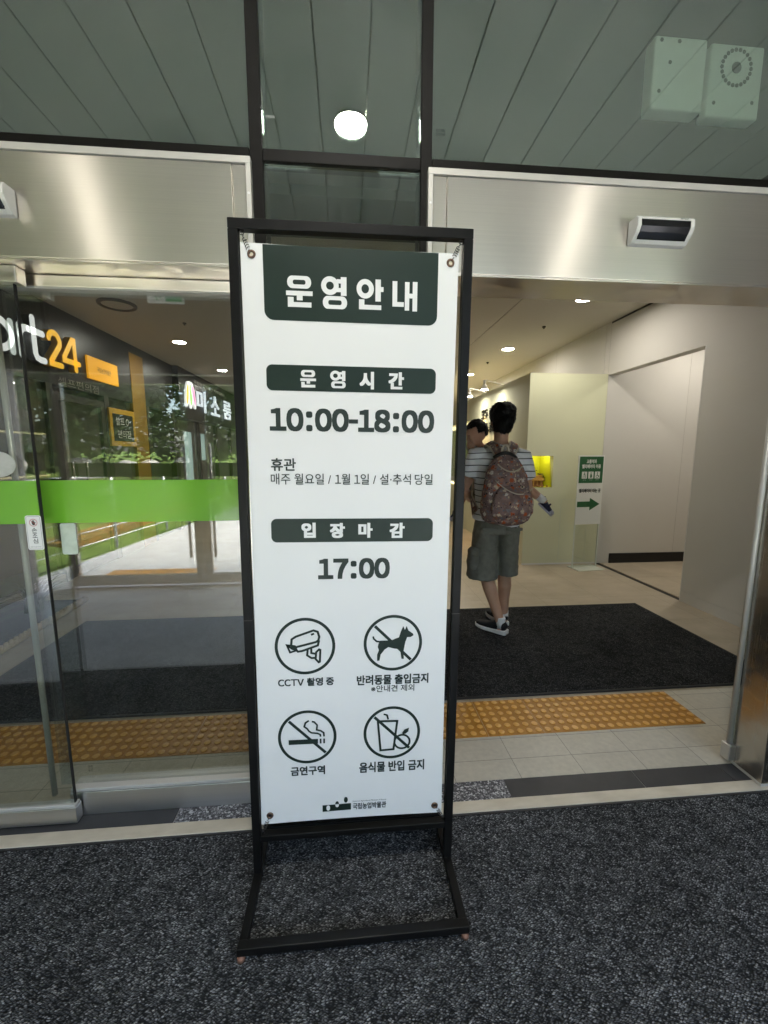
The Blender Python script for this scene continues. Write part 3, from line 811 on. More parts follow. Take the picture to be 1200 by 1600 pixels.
o.data.materials.append(M['tactile_highlight'])
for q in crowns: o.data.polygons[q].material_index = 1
MB().box(-3.29, 1.906, 1.868, 2.167, .0002, .0012).build('joint_bed', 'curb', t)

# ================================================================== SIGN STAND
SHEAR = .018 / 2.07
def sbar(m, x0, x1, y0, y1, z0, z1):
    o = len(m.v); m.box(x0, x1, y0, y1, z0, z1)
    for i in range(o, len(m.v)):
        p = m.v[i]; m.v[i] = (p[0] + SHEAR * p[2], p[1], p[2])
    return m
t = empty('sign_stand', (.005, 1.22, 0), 'tall black square tube stand on the grey mat holding the white banner', 'sign stand')
XL, XR = -.336, .346
B = .0022
sbar(MB(), XL, XL + .027, 1.236, 1.263, .030, 2.046).build('upright', 'frame', t, bevel=B)
sbar(MB(), XR - .027, XR, 1.236, 1.263, .030, 2.046).build('upright', 'frame', t, bevel=B)
sbar(MB(), XL, XR, 1.236, 1.263, 2.0465, 2.0735).build('top_rail', 'frame', t, bevel=B)
sbar(MB(), XL + .0275, XR - .0275, 1.236, 1.263, .150, .172).build('cross_bar', 'frame', t, bevel=B)
sbar(MB(), XL, XR, 1.015, 1.042, .012, .037).build('front_foot_rail', 'frame', t, bevel=B)
sbar(MB(), XL, XR, 1.405, 1.432, .012, .037).build('rear_foot_rail', 'frame', t, bevel=B)
sbar(MB(), XL, XL + .0268, 1.0425, 1.4045, .012, .0315).build('side_foot_rail', 'frame', t, bevel=B)
sbar(MB(), XR - .0268, XR, 1.0425, 1.4045, .012, .0315).build('side_foot_rail', 'frame', t, bevel=B)
for x in (XL, XR - .027):    # joint seam of each two-piece upright
    xx = x + SHEAR * .93
    MB().box(xx - .0006, xx + .0276, 1.2354, 1.2636, .930, .9318).build('joint_collar', 'spring', t)
for x in (XL + .012, XR - .012):
    for y in (1.019, 1.418):
        m = MB().cyl((x, y, .0005), (0, 0, 1), .012, .012, 16, .010)
        m.build('levelling_foot', 'copper', t, True)

# ------------------------------------------------------------------ banner
LE = radians(.5)
bn = empty('banner', (.0025, 1.248, .2035), 'white vinyl notice banner with dark green headings sprung inside the black stand', 'banner')
bn.rotation_euler = (0, LE, 0)
BF = lambda u, v, d: (u, -d, v)
bm = MB(); NU, NV = 24, 72
U0, U1, V0, V1 = -.307, .307, 0.0, 1.811
def bulge(u, v):
    a = (u - U0) / (U1 - U0); b = v / V1
    return .0008 * sin(3.1 * pi * a + 1) * sin(2 * pi * b) 
pts = []
for j in range(NV + 1):
    for i in range(NU + 1):
        u = U0 + (U1 - U0) * i / NU; v = V0 + (V1 - V0) * j / NV
        # the hem sags a little between the eyelets
        s = sin(pi * i / NU)
        if j == 0: v += .004 * s
        if j == NV: v -= .003 * s
        if i == 0: u += .002 * sin(pi * j / NV)
        if i == NU: u -= .003 * sin(pi * j / NV)
        pts.append((u, 0, v))
n1 = NU + 1
fs = [(j * n1 + i, j * n1 + i + 1, (j + 1) * n1 + i + 1, (j + 1) * n1 + i) for j in range(NV) for i in range(NU)]
bm.add(pts, fs)
sheet = bm.build('vinyl_sheet', 'banner', bn, local=True)
sd = sheet.modifiers.new('thickness', 'SOLIDIFY'); sd.thickness = .0006; sd.offset = -1

def piece(name, mb, m, parent=bn, **kw): return mb.build(name, m, parent, local=True, **kw)
D1, D2, D3 = .0010, .0018, .0026
GR, TX = 'ink', 'ink_text'
# heading panels
p = piece('title_panel', MB().flat(rrect(-.2465, 1.6105, .2475, 1.8085, .026, '1001'), BF, D1), GR)
def glyph_title(ch, box):
    """heavy display strokes drawn by hand in a unit box"""
    u0, v0, u1, v1 = box; W = u1 - u0; H = v1 - v0
    m = MB(); f = lambda u, v, d: BF(u0 + u * W, v0 + v * H, d)
    q = [D2]
    def bar(a, b, c, d): m.flat([(a, b), (c, b), (c, d), (a, d)], f, q[0]); q[0] += 4e-5
    def ring(cx, cy, rx, ry, wx, wy):
        o_ = circle(cx, cy, rx, ry, 40); i_ = circle(cx, cy, rx - wx, ry - wy, 40); n = 40
        m.add([f(*a, q[0]) for a in o_] + [f(*a, q[0]) for a in i_], [(a, (a + 1) % n, n + (a + 1) % n, n + a) for a in range(n)]); q[0] += 4e-5
    def sq_ring(x0, y0, x1, y1, wx, wy, r, r2):
        o_ = rrect(x0, y0, x1, y1, r); i_ = rrect(x0 + wx, y0 + wy, x1 - wx, y1 - wy, r2); n = len(o_)
        m.add([f(*a, q[0]) for a in o_] + [f(*a, q[0]) for a in i_], [(a, (a + 1) % n, n + (a + 1) % n, n + a) for a in range(n)]); q[0] += 4e-5
    if ch == '운':
        sq_ring(.05, .60, .95, 1.0, .21, .125, .19, .07)
        bar(0, .37, 1, .52); bar(.40, .22, .62, .40)
        bar(.06, 0, .28, .32); bar(.06, 0, .95, .16)
    elif ch == '영':
        ring(.34, .72, .34, .29, .19, .165)
        bar(.76, .42, .98, 1.0); bar(.60, .80, .80, .93); bar(.60, .53, .80, .66)
        sq_ring(.06, 0, 1.0, .40, .21, .125, .19, .07)
    elif ch == '안':
        ring(.32, .68, .32, .32, .18, .17)
        bar(.70, .28, .90, 1.0); bar(.86, .60, 1.0, .76)
        bar(.09, 0, .29, .33); bar(.09, 0, .92, .155)
    elif ch == '내':
        bar(0, .14, .19, 1.0); bar(0, .14, .46, .30)
        bar(.50, .02, .68, .985); bar(.64, .44, .84, .60); bar(.81, 0, 1.0, 1.0)
    return m
for ch, b in (('운', (-.1852, 1.6473, -.1113, 1.7303)), ('영', (-.0872, 1.6461, -.0143, 1.7321)), ('안', (.0128, 1.6480, .0898, 1.7300)), ('내', (.1158, 1.6479, .1878, 1.7279))):
    piece('title_letter', glyph_title(ch, b), 'print_white', p)
p = piece('hours_panel', MB().flat(rrect(-.2465, 1.4170, .2485, 1.4896, .017), BF, D1), GR)
m = MB()
for ch, b in (('운', (-.1502, 1.4274, -.1052, 1.4764)), ('영', (-.0642, 1.4272, -.0192, 1.4762))):
    g = glyph_title(ch, b); m.add(g.v, g.f)
put_text(m, raw_text('시'), (.0218, 1.4259, .0638, 1.4759), BF, D2, .0026, .0020)
put_text(m, raw_text('간'), (.1068, 1.4277, .1528, 1.4767), BF, D2, .0026, .0020)
piece('lettering', m, 'print_white', p)
p = piece('last_entry_panel', MB().flat(rrect(-.2460, .9675, .2510, 1.0405, .017), BF, D1), GR)
m = MB()
for ch, b in (('입', (-.1553, .9814, -.1123, 1.0284)), ('장', (-.0693, .9801, -.0233, 1.0271)), ('마', (.0177, .9799, .0617, 1.0269)), ('감', (.1148, .9787, .1618, 1.0267))):
    put_text(m, raw_text(ch), b, BF, D2, .0026, .0020)
piece('lettering', m, 'print_white', p)
# body text
m = MB(); put_text(m, tight_text(fw('10:00-18:00'), .085), (-.2411, 1.3015, .2468, 1.3685), BF, D1, .0033); piece('hours_lettering', m, TX)
m = MB(); put_text(m, tight_text(fw('17:00'), .085), (-.1072, .8486, .1168, .9156), BF, D1, .0033); piece('last_entry_lettering', m, TX)
m = MB(); put_text(m, raw_text('휴관'), (-.2410, 1.1848, -.1680, 1.2228), BF, D1, .0008); piece('closed_heading', m, TX)
m = MB(); put_text(m, chain(['매주', ' ', '월요일', ' ', '/', ' ', '\uff11', '월', ' ', '\uff11', '일', ' ', '/', ' ', '설·추석', ' ', '당일']), (-.2426, 1.1445, .2464, 1.1775), BF, D1, .0002); piece('closed_days_lettering', m, TX)
for nm, s, b, bo in (('camera_caption', 'CCTV 촬영 중', (-.2390, .4942, -.0609, .5222), .0008), ('pet_caption', '반려동물 출입금지', (.0130, .4887, .2491, .5237), .0010), ('guide_dog_caption', '※안내견 제외', (.0593, .4627, .2024, .4867), .0002),
                     ('smoking_caption', '금연구역', (-.2062, .1752, -.0932, .2082), .0010), ('food_caption', '음식물 반입 금지', (.0208, .1716, .2419, .2106), .0010)):
    m = MB(); put_text(m, chain(list(fw('CCTV')) + [' ', '촬영', ' ', '중']) if nm == 'camera_caption' else raw_text(s), b, BF, D1, bo); piece(nm, m, TX)
# pictograms: unit circle space
def picto(cx, cy, r=.0952):
    return lambda u, v, d: BF(cx + u * r, cy + v * r, d)
def ring(name, cx, cy, slash):
    f = picto(cx, cy); m = MB().strip(circle(0, 0, .95, n=72), .10, f, D1, True)
    if slash: m.strip([(-.62, .62), (.62, -.62)], .10, f, D1 + 3e-4)
    return piece(name, m, GR), f
r, f = ring('camera_pictogram', -.151, .6297, False)
m = MB()
m.strip([(-.44, .26), (-.30, .35), (.28, .55), (.42, .50), (.47, .32), (.44, .20), (.36, .14), (-.38, -.04), (-.46, .05)], .075, f, D1, True)
m.strip([(-.36, -.06), (-.24, -.18), (-.10, -.16), (.42, .02), (.46, .20)], .075, f, D1 + 1e-4)
m.strip([(-.60, .06), (-.42, -.08), (-.28, -.12), (-.34, .02), (-.60, .06), (-.50, -.20), (-.30, -.14)], .065, f, D1 + 2e-4)
m.strip([(.08, -.12), (.06, -.32), (.20, -.42), (.36, -.42)], .07, f, D1 + 3e-4)
m.strip([(.20, -.08), (.20, -.24), (.36, -.28)], .07, f, D1 + 4e-4)
m.strip([(.36, -.22), (.46, -.12), (.50, -.14), (.48, -.56), (.44, -.58), (.34, -.46)], .07, f, D1 + 5e-4, True)
m.strip([(.20, .40), (.30, .44)], .07, f, D1 + 2e-4)
piece('camera_symbol', m, GR, r)
r, f = ring('no_pets_pictogram', .130, .6317, True)
dog = [(-.50, -.02), (-.44, .10), (-.05, .10), (.08, .16), (.20, .20), (.26, .40), (.34, .60), (.40, .46), (.46, .60), (.52, .44), (.68, .32), (.70, .26), (.60, .20), (.48, .20), (.42, .02), (.38, -.20), (.36, -.34), (.38, -.58), (.30, -.58), (.26, -.34), (.18, -.22), (.04, -.20), (-.16, -.14), (-.28, -.22), (-.42, -.40), (-.46, -.62), (-.54, -.62), (-.54, -.40), (-.48, -.24), (-.52, -.12)]
m = MB().flat(dog[::-1], f, D1 + 6e-4)
m.strip([(-.44, .06), (-.56, .08), (-.66, .18), (-.68, .26)], .06, f, D1 + 7e-4)
piece('dog_symbol', m, GR, r)
r, f = ring('no_smoking_pictogram', -.1493, .3137, True)
m = MB().flat([(-.64, -.26), (.36, -.26), (.36, -.08), (-.64, -.08)], f, D1 + 6e-4)
m.flat([(.42, -.26), (.48, -.26), (.48, -.08), (.42, -.08)], f, D1 + 6e-4).flat([(.54, -.26), (.60, -.26), (.60, -.08), (.54, -.08)], f, D1 + 6e-4)
m.strip([(.57, 0), (.56, .14), (.46, .22), (.32, .26), (.34, .44), (.24, .56), (.16, .58)], .06, f, D1 + 7e-4)
m.strip([(.45, 0), (.44, .08), (.34, .13), (.14, .16), (.06, .22), (.0, .32), (-.10, .40), (-.06, .54), (.06, .62)], .06, f, D1 + 8e-4)
piece('cigarette_symbol', m, GR, r)
r, f = ring('no_food_pictogram', .1302, .3146, True)
m = MB().strip([(-.50, .46), (.18, .44), (.06, -.64), (-.40, -.66)], .075, f, D1 + 6e-4, True)
m.strip([(-.30, .72), (-.18, .68), (-.14, .52)], .06, f, D1 + 7e-4)
m.strip(circle(.36, -.36, .27, .26, 40), .07, f, D1 + 8e-4, True)
m.flat([(.36, -.02), (.44, .10), (.60, .16), (.58, .02), (.48, -.06), (.38, -.08)][::-1], f, D1 + 6e-4)
piece('drink_and_fruit_symbol', m, GR, r)
# emblem at the foot
p = piece('emblem', MB().flat([(-.103, .0335), (-.0072, .0355), (-.0072, .0600), (-.103, .0580)], BF, D1), GR)
def leaf(cx, cy, w, h, lo=-1, hi=1):
    c = [(cx + w * cos(pi * i / 20 - pi / 2) ** .9 if abs(cos(pi * i / 20 - pi / 2)) > 1e-9 else cx, cy + h * sin(pi * i / 20 - pi / 2)) for i in range(21)]
    return [q for q in c if lo <= (q[1] - cy) / h <= hi] + [(2 * cx - q[0], q[1]) for q in c[::-1] if lo <= (q[1] - cy) / h <= hi and abs(q[0] - cx) > 1e-6]
m = MB().flat(leaf(-.084, .0475, .0062, .0100), BF, D2).flat(leaf(-.054, .0590, .0062, .0105, -1, .0), BF, D2)
piece('seed_mark', m, 'print_white', p)
m = MB().flat(leaf(-.054, .0605, .0062, .0105, 0, 1), BF, D2).flat(leaf(-.0245, .0745, .0065, .0108), BF, D2)
piece('leaf_mark', m, GR, p)
m = MB(); put_text(m, raw_text('국립농업박물관'), (-.0009, .0355, .1131, .0590), BF, D1, .0004); put_text(m, raw_text('National Agricultural Museum of Korea'), (-.0011, .0625, .1130, .0690), BF, D1)
piece('museum_lettering', m, TX, p)
# eyelets and springs
for u, v in ((-.2771, 1.7812), (.2829, 1.784), (-.2778, .0331), (.2822, .030)):
    e = MB().tube([BF(u + .0085 * cos(a), v + .0085 * sin(a), .0012) for a in [2 * pi * i / 24 for i in range(24)]], .0032, 8, True)
    o = piece('eyelet', e, 'brass', smooth=True)
    piece('hole', MB().flat(circle(u, v, .0062, n=24), BF, .0009), 'curb' if v > 1 else 'spring', o)
def hook_spring(x0, z0, x1, z1, nm='spring'):
    a = Vector((x0, 1.2475, z0)); b = Vector((x1, 1.2475, z1)); d = b - a; L = d.length; d.normalize()
    u = Vector((0, 1, 0)); w = d.cross(u); pts = []
    for i in range(121):
        s = i / 120; k_ = .0052 if .28 < s < .8 else .0010
        ang = 2 * pi * 9 * s
        pts.append(a + d * L * s + (u * cos(ang) + w * sin(ang)) * k_)
    m = MB().tube(pts, .0011, 5)
    lp = [a + Vector((.006 * cos(q), 0, .006 * sin(q))) for q in [2 * pi * i / 16 for i in range(16)]]
    m.tube(lp, .0012, 5, True)
    o = m.build(nm, 'spring', ST, True)
ST = t
hook_spring(-.283, 2.041, -.262, 1.987); hook_spring(.331, 2.041, .305, 1.990)
hook_spring(-.302, .176, -.279, .232); hook_spring(.317, .176, .289, .229)

# ================================================================== LEFT: SHOP FRONT
WX = -3.2
LW = lambda u, v, d: (WX + d, u, v)
t = empty('convenience_store', (WX, 5.5, 0), 'dark shop front with glazed doors and black fascia behind the left glass', 'shop front')
MB().box(WX - .12, WX, 1.64, 8.1, 2.2, 3.049).build('fascia', 'fascia', t)
MB().box(WX - .006, WX + .004, 1.64, 8.1, 2.56, 2.566).build('fascia_joint', 'store_frame', t)
MB().box(WX - .9, WX - .8, 1.64, 12.9, 0, 3.0).build('inner_wall', 'store_back', t)
for (a, b) in ((1.64, 1.72), (3.30, 3.38), (4.80, 4.90), (5.86, 5.96), (7.02, 7.10), (8.02, 8.1)):
    MB().box(WX - .09, WX + .004, a, b, 0, 2.2).build('post', 'store_frame', t)
for (a, b) in ((1.72, 3.30), (3.38, 4.80), (5.96, 6.60)):
    MB().box(WX - .03, WX - .02, a, b, .1, 2.199).build('shop_window', 'glass', t)
    MB().box(WX - .08, WX, a, b, 0, .099).build('sill', 'steel_kick', t)
d = MB().box(WX - .03, WX - .02, 4.98, 5.78, .12, 2.04).build('door', 'glass', t)
dm = MB().box(WX - .05, WX - .001, 4.902, 4.98, .01, 2.12).box(WX - .05, WX - .001, 5.78, 5.858, .01, 2.12).box(WX - .05, WX - .001, 4.98, 5.78, 2.04, 2.12).box(WX - .05, WX - .001, 4.98, 5.78, .01, .12)
org = Vector(t.location)
o = MB(); o.v = dm.v; o.f = dm.f; o.build('door_frame', 'store_frame', d)
for yy in (5.04, 5.30): MB().tube([(WX + .04, yy, .75), (WX + .04, yy, 1.35)], .014, 10).build('handle', 'steel_v', d, True)

t = empty('shop_sign', (WX, 4.4, 2.39), 'lit white and yellow convenience store letters on the dark fascia', 'shop sign', None)
def stroke_letter(kind, y0, z0, w, h, sw, d0=.02, d1=.085):
    f = lambda u, v, d: LW(y0 + u, z0 + v, d); m = MB(); S = lambda pts, cl=False: m.strip_solid(pts, sw, f, d0, d1, cl)
    x = h
    if kind == 'e':
        S(circle(w / 2, x / 2, w / 2 - sw / 2, x / 2 - sw / 2, 28, -.75, -2 * pi + .0, True)[::1]); S([(sw * .5, x * .52), (w - sw * .5, x * .52)])
    if kind == 'm':
        S([(sw / 2, sw / 2), (sw / 2, x - sw / 2)])
        for k_ in (0, 1):
            c = sw / 2 + (w - sw) * (.25 + .5 * k_); r_ = (w - sw) * .25
            S(circle(c, x - sw / 2 - r_, r_, r_, 14, pi, 0, True) + [(c + r_, sw / 2)])
    if kind == 'a':
        S(circle(w / 2, x / 2, w / 2 - sw / 2, x / 2 - sw / 2, 36), True); S([(w - sw / 2, sw / 2), (w - sw / 2, x - sw / 2)])
    if kind == 'r':
        S([(sw / 2, sw / 2), (sw / 2, x - sw / 2)]); S(circle(w * .85, x * .62, w * .85 - sw / 2, x * .38 - sw / 2, 10, pi, pi / 2, True))
    if kind == 't':
        S([(w * .34, x * 1.28), (w * .34, sw * 1.3), (w * .42, sw * .7), (w * .60, sw / 2), (w * .85, sw / 2)]); S([(sw * .3, x - sw / 2), (w - sw / 2, x - sw / 2)])
    if kind == '2':
        S(circle(w / 2, h - w / 2, w / 2 - sw / 2, w / 2 - sw / 2, 18, pi * .95, -pi * .16, True) + [(sw * .62, sw * .9), (sw * .62, sw / 2), (w - sw / 2, sw / 2)])
    if kind == '4':
        S([(w * .70, sw / 2), (w * .70, h - sw / 2), (w * .60, h - sw / 2), (sw / 2, h * .36), (sw / 2, h * .28), (w - sw / 2, h * .28)])
    return m
for kind, y0, w, h in (('e', 2.76, .34, .33), ('m', 3.15, .66, .33), ('a', 3.90, .43, .33), ('r', 4.37, .15, .33), ('t', 4.505, .235, .33)):
    lo_ = stroke_letter(kind, y0, 2.36, w, h, .066).build('letter', 'spring', t, recalc=True)
    stroke_letter(kind, y0, 2.36, w, h, .064, .0855, .090).build('lit_face', 'white_lit', lo_, recalc=True)
for kind, y0, w in (('2', 4.765, .225), ('4', 4.985, .31)):
    lo_ = stroke_letter(kind, y0, 2.365, w, .385, .060).build('numeral', 'yellow', t, recalc=True)
    stroke_letter(kind, y0, 2.365, w, .385, .058, .0855, .090).build('lit_face', 'yellow_lit', lo_, recalc=True)
t = empty('name_board', (WX, 5.9, 2.39), 'orange lit name board with small black Korean letters beside the yellow numerals', 'sign')
MB().box(WX + .005, WX + .03, 5.53, 6.20, 2.37, 2.645).build('panel', 'orange_lit', t, bevel=.004)
m = MB(); put_text(m, raw_text('국립농업박물관', .01), (5.72, 2.475, 6.02, 2.54), LW, .0315); m.build('lettering', 'ink_text', t)
t = empty('hanging_sign', (WX, 6.2, 1.56), 'square black sign in a yellow frame with white Korean letters on the shop glass', 'sign')
MB().box(WX + .004, WX + .03, 5.90, 6.56, 1.55, 2.06).build('frame', 'yellow', t, bevel=.004)
MB().box(WX + .0305, WX + .034, 5.97, 6.49, 1.62, 1.99).build('panel', 'fascia', t)
m = MB(); put_text(m, raw_text('셀프'), (6.03, 1.84, 6.25, 1.95), LW, .0355); put_text(m, raw_text('편의점'), (6.06, 1.66, 6.40, 1.77), LW, .0355)
m.strip([(6.33 + .035 * math.cos(a), 1.89 + .04 * math.sin(a)) for a in [2 * pi * i / 20 for i in range(20)]], .012, LW, .0355, True)
m.build('lettering', 'sign_white', t)
o = MB().box(WX - .10, WX + .006, 6.60, 7.0, .0, 2.93).build('yellow_post', 'post_ochre', bevel=.004)
tag(o, 'broad yellow post of the shop front beside the square black sign', 'post')
m = MB(); put_text(m, raw_text('셀프편의점'), (5.0, 2.20, 5.75, 2.30), LW, .006)
o = m.build('shop_lettering', 'joint_grey'); tag(o, 'thin white Korean letters along the shop front under the orange board', 'lettering')

t = empty('cafe', (WX, 9.6, 0), 'farther dark shop front beyond the yellow post with a high black fascia', 'shop front')
MB().box(WX - .12, WX + .10, 8.12, 12.9, 2.12, 3.049).build('fascia', 'fascia', t)
for a in (8.12, 9.3, 10.5, 11.7, 12.8): MB().box(WX - .09, WX + .004, a, a + .08, 0, 2.12).build('post', 'store_frame', t)
MB().box(WX - .04, WX - .03, 8.2, 12.8, .05, 2.119).build('shop_window', 'glass', t)
MB().box(WX - .20, WX - .15, 9.0, 9.28, .8, 1.9).box(WX - .20, WX - .15, 9.6, 10.1, 1.3, 1.9).build('menu_screen', 'screen', t)
t = empty('cafe_sign', (WX + .1, 9.4, 2.27), 'cool white lit Korean letters with a petal emblem on the farther black fascia', 'shop sign')
LW2 = lambda u, v, d: (WX + .1 + d, u, v)
for ch, a, b in (('미', 8.95, 9.45), ('소', 9.80, 10.40), ('룸', 10.75, 11.4)):
    m = MB(); put_text(m, raw_text(ch, .012, .02), (a, 2.32, b, 2.76), LW2, .03, 0.0); m.build('letter', 'blue_lit', t)
for q, (dx, c, ang) in enumerate(((-.13, (.9, .45, .05), -.30), (0, (.25, .6, .12), 0), (.13, (.75, .25, .45), .30))):
    mm = mat('petal_lit', c, .4, 0, .4, c, .12)
    ep = [(8.52 + dx + .085 * cos(a) * cos(ang) - .26 * sin(a) * sin(ang), 2.58 + .085 * cos(a) * sin(ang) + .26 * sin(a) * cos(ang)) for a in [2 * pi * i / 32 for i in range(32)]]
    MB().prism(ep, LW2, .02 + .01 * q, .05 + .011 * q).build('petal', 'white_lit' , t, recalc=True)
    e2 = [(8.52 + dx + (a - 8.52 - dx) * .62, 2.58 + (b - 2.58) * .75) for a, b in ep]
    MB().flat(e2, LW2, .052 + .0125 * q).build('petal_colour', mm, t)
m = MB(); put_text(m, raw_text('국립농업박물관 카페테리아'), (8.9, 2.86, 11.0, 2.94), LW2, .002); m.build('small_lettering', 'sign_white', t)

# planting bed with rope edge
t = empty('planting_bed', (-2.85, 3.0, 0), 'low planting bed of dark soil along the shop front edged with rope', 'planter')
MB().box(-3.19, -2.58, 1.70, 4.05, .001, .05).build('soil', 'soil', t, bevel=.01)
for q in range(1):
    pr = [[], [], []]
    for i in range(220):
        y = 1.68 + 2.42 * i / 219; x0 = -2.50 - .055 * (y - 2.6) / 1.0
        for s_ in range(3):
            a = y * 42 + s_ * 2 * pi / 3
            pr[s_].append((x0 + .016 * cos(a), y, .034 + .016 * sin(a)))
    m = MB()
    for s_ in range(3): m.tube(pr[s_], .0165, 8)
    o = m.build('rope_edging', 'rope', None, True); tag(o, 'thick twisted jute rope lying along the planting bed on the left', 'rope')
def blade_plant(x, y, n, h, spread, label):
    m = MB()
    for i in range(n):
        a = random.uniform(0, 2 * pi); hh = h * random.uniform(.6, 1.1); sp = spread * random.uniform(.3, 1.2); w = random.uniform(.005, .011)
        c = Vector((x + random.gauss(0, .03), y + random.gauss(0, .03), .045)); dr = Vector((cos(a), sin(a), 0)); sd_ = Vector((-sin(a), cos(a), 0))
        pts = []
        for k_ in range(6):
            s = k_ / 5; pts.append(c + dr * sp * s ** 1.8 + Vector((0, 0, hh * (s - .38 * s ** 3))))
        vs = []
        for k_, p_ in enumerate(pts):
            ww = w * (1 - (k_ / 5) ** 2) + .0006
            vs += [p_ - sd_ * ww, p_ + sd_ * ww]
        m.add(vs, [(2 * k_, 2 * k_ + 1, 2 * k_ + 3, 2 * k_ + 2) for k_ in range(5)])
    o = m.build('grass_plant', 'leaf_dark'); tag(o, label, 'plant', 'plants in the bed by the shop')
for i, (x, y) in enumerate(((-2.72, 1.95), (-3.0, 2.2), (-2.74, 2.5), (-3.02, 2.8), (-2.78, 3.1), (-3.0, 3.4), (-2.8, 3.75))):
    blade_plant(x, y, 90, .42, .32, ['grass plant nearest the door in the bed', 'second grass plant from the door, against the shop', 'third grass plant from the door, by the rope', 'middle grass plant against the shop', 'grass plant by the rope past the middle of the bed', 'grass plant near the far end, against the shop', 'farthest grass plant by the rope end'][i] + ', dark green arching blades')

# ================================================================== RIGHT: BOOTH, NICHE, DISPLAY
BY = 5.05; BX = 2.25; BT = 2.43
t = empty('exhibition_booth', (2.75, 5.5, 0), 'pale cream green booth wall with a lit niche behind the man', 'booth')
NX0, NX1, NZ0, NZ1 = 2.20, 2.60, 1.02, 1.41
NX0 = 2.268
b = MB().box(BX, NX0, BY, BY + .1, 0, BT).box(NX1 + .005, 3.2585, BY, BY + .1, 0, BT).box(NX0, NX1 + .005, BY, BY + .1, 0, NZ0 - .005).box(NX0, NX1 + .005, BY, BY + .1, NZ1 + .005, BT)
b.build('front_wall', 'booth', t)
MB().box(BX, BX + .1, BY + .1, 7.0, 0, BT).box(BX, BX + .1, 7.0, 13.1, 2.05, BT).box(BX, BX + .1, 7.0, 13.1, 0, .82).build('long_wall', 'booth', t)
MB().box(BX - .004, 3.25, BY - .004, BY, 0, .02).build('base_trim', 'wall_white', t)
nb = MB(); q0 = BY + .1
nb.quad((NX0, BY + .36, NZ0), (NX1, BY + .36, NZ0), (NX1, BY + .36, NZ1 + .07), (NX0, BY + .36, NZ1 + .07)).quad((NX0, BY + .002, NZ0), (NX1, BY + .002, NZ0), (NX1, BY + .36, NZ0), (NX0, BY + .36, NZ0))
nb.quad((NX0, BY + .002, NZ0), (NX0, BY + .36, NZ0), (NX0, BY + .36, NZ1 + .07), (NX0, BY + .101, NZ1 + .07)).quad((NX1, BY + .36, NZ0), (NX1, BY + .002, NZ0), (NX1, BY + .101, NZ1 + .07), (NX1, BY + .36, NZ1 + .07)).quad((NX0, BY + .36, NZ1 + .07), (NX1, BY + .36, NZ1 + .07), (NX1, BY + .101, NZ1 + .07), (NX0, BY + .101, NZ1 + .07))
nb.build('niche', 'niche', t)
MB().box(NX0 + .04, NX1 - .02, BY + .12, BY + .18, NZ1 + .045, NZ1 + .06).build('niche_lamp', 'niche_lamp', t)
ap = MB()
for a in ((2.74, 2.743, .06, .86), (3.10, 3.103, .06, .86)): ap.box(a[0], a[1], BY - .0016, BY - .0002, a[2], a[3])
ap.box(2.743, 3.10, BY - .0016, BY - .0002, .857, .86).box(2.743, 3.10, BY - .0016, BY - .0002, .06, .063)
ap.build('access_panel', 'acrylic_edge', t)
# display windows along the booth side
MB().box(BX + .7, BX + .75, 7.0, 13.1, .82, 2.05).build('display_back', 'display_green', t)
for a in (7.0, 8.5, 10.0, 11.5): MB().box(BX + .002, BX + .06, a, a + .05, .82, 2.05).build('display_post', 'store_frame', t)
MB().box(BX + .03, BX + .04, 7.05, 13.0, .86, 2.04).build('display_glass', 'glass', t)
MB().box(BX + .1, BX + .3, 7.0, 13.0, 2.0, 2.04).build('display_light', 'warm_lit', t)
MB().box(BX - .03, BX - .001, 7.0, 13.0, .82, .85).build('counter_light', 'warm_lit', t)
# wall lettering (only partly seen behind the man)
RW = lambda u, v, d: (BX - d, -u, v)
m = MB()
for s_, a, z0, z1 in (('모두', 6.86, 2.0, 2.16), ('를 위한', 6.48, 2.0, 2.16), ('전시', 6.86, 1.78, 1.94), ('공간', 6.48, 1.78, 1.94)):
    put_text(m, raw_text(s_, .02, .03), (-a, z0, -a + .30, z1), RW, .012)
o = m.build('wall_lettering', 'fascia'); tag(o, 'black raised Korean letters on the spot lit booth wall, half hidden by the head', 'lettering')
for i, (yy, lb) in enumerate(((6.0, 'white spot lamp on a short arm above the booth, nearer the corner'), (6.75, 'white spot lamp on a short arm above the booth, farther from the corner'))):
    t = empty('spot_lamp', (BX, yy, 2.43), lb, 'spot lamp', 'spot lamps on the booth top')
    MB().tube([(BX + .02, yy, 2.44), (BX - .24, yy, 2.50), (BX - .26, yy, 2.49)], .009, 8).build('arm', 'white_plastic', t, True)
    MB().cyl((BX - .26, yy, 2.37), (0, 0, 1), .055, .07, 20, .022).cyl((BX - .26, yy, 2.44), (0, 0, 1), .02, .06, 12).build('shade', 'white_plastic', t, True)
    MB().cyl((BX - .26, yy, 2.368), (0, 0, 1), .048, .0015, 20).build('lens', 'lamp', t)
    ld = bpy.data.lights.new('spot_beam', 'SPOT'); ld.energy = 5; ld.spot_size = radians(58); ld.spot_blend = .5; ld.color = (1, .62, .25); ld.shadow_soft_size = .02
    lo = bpy.data.objects.new('spot_beam', ld); COL.objects.link(lo); lo.parent = t
    lo.location = (-.26, 0, -.075)
    lo.rotation_euler = Vector((-.24, 0, .9)).to_track_quat('Z', 'Y').to_euler()
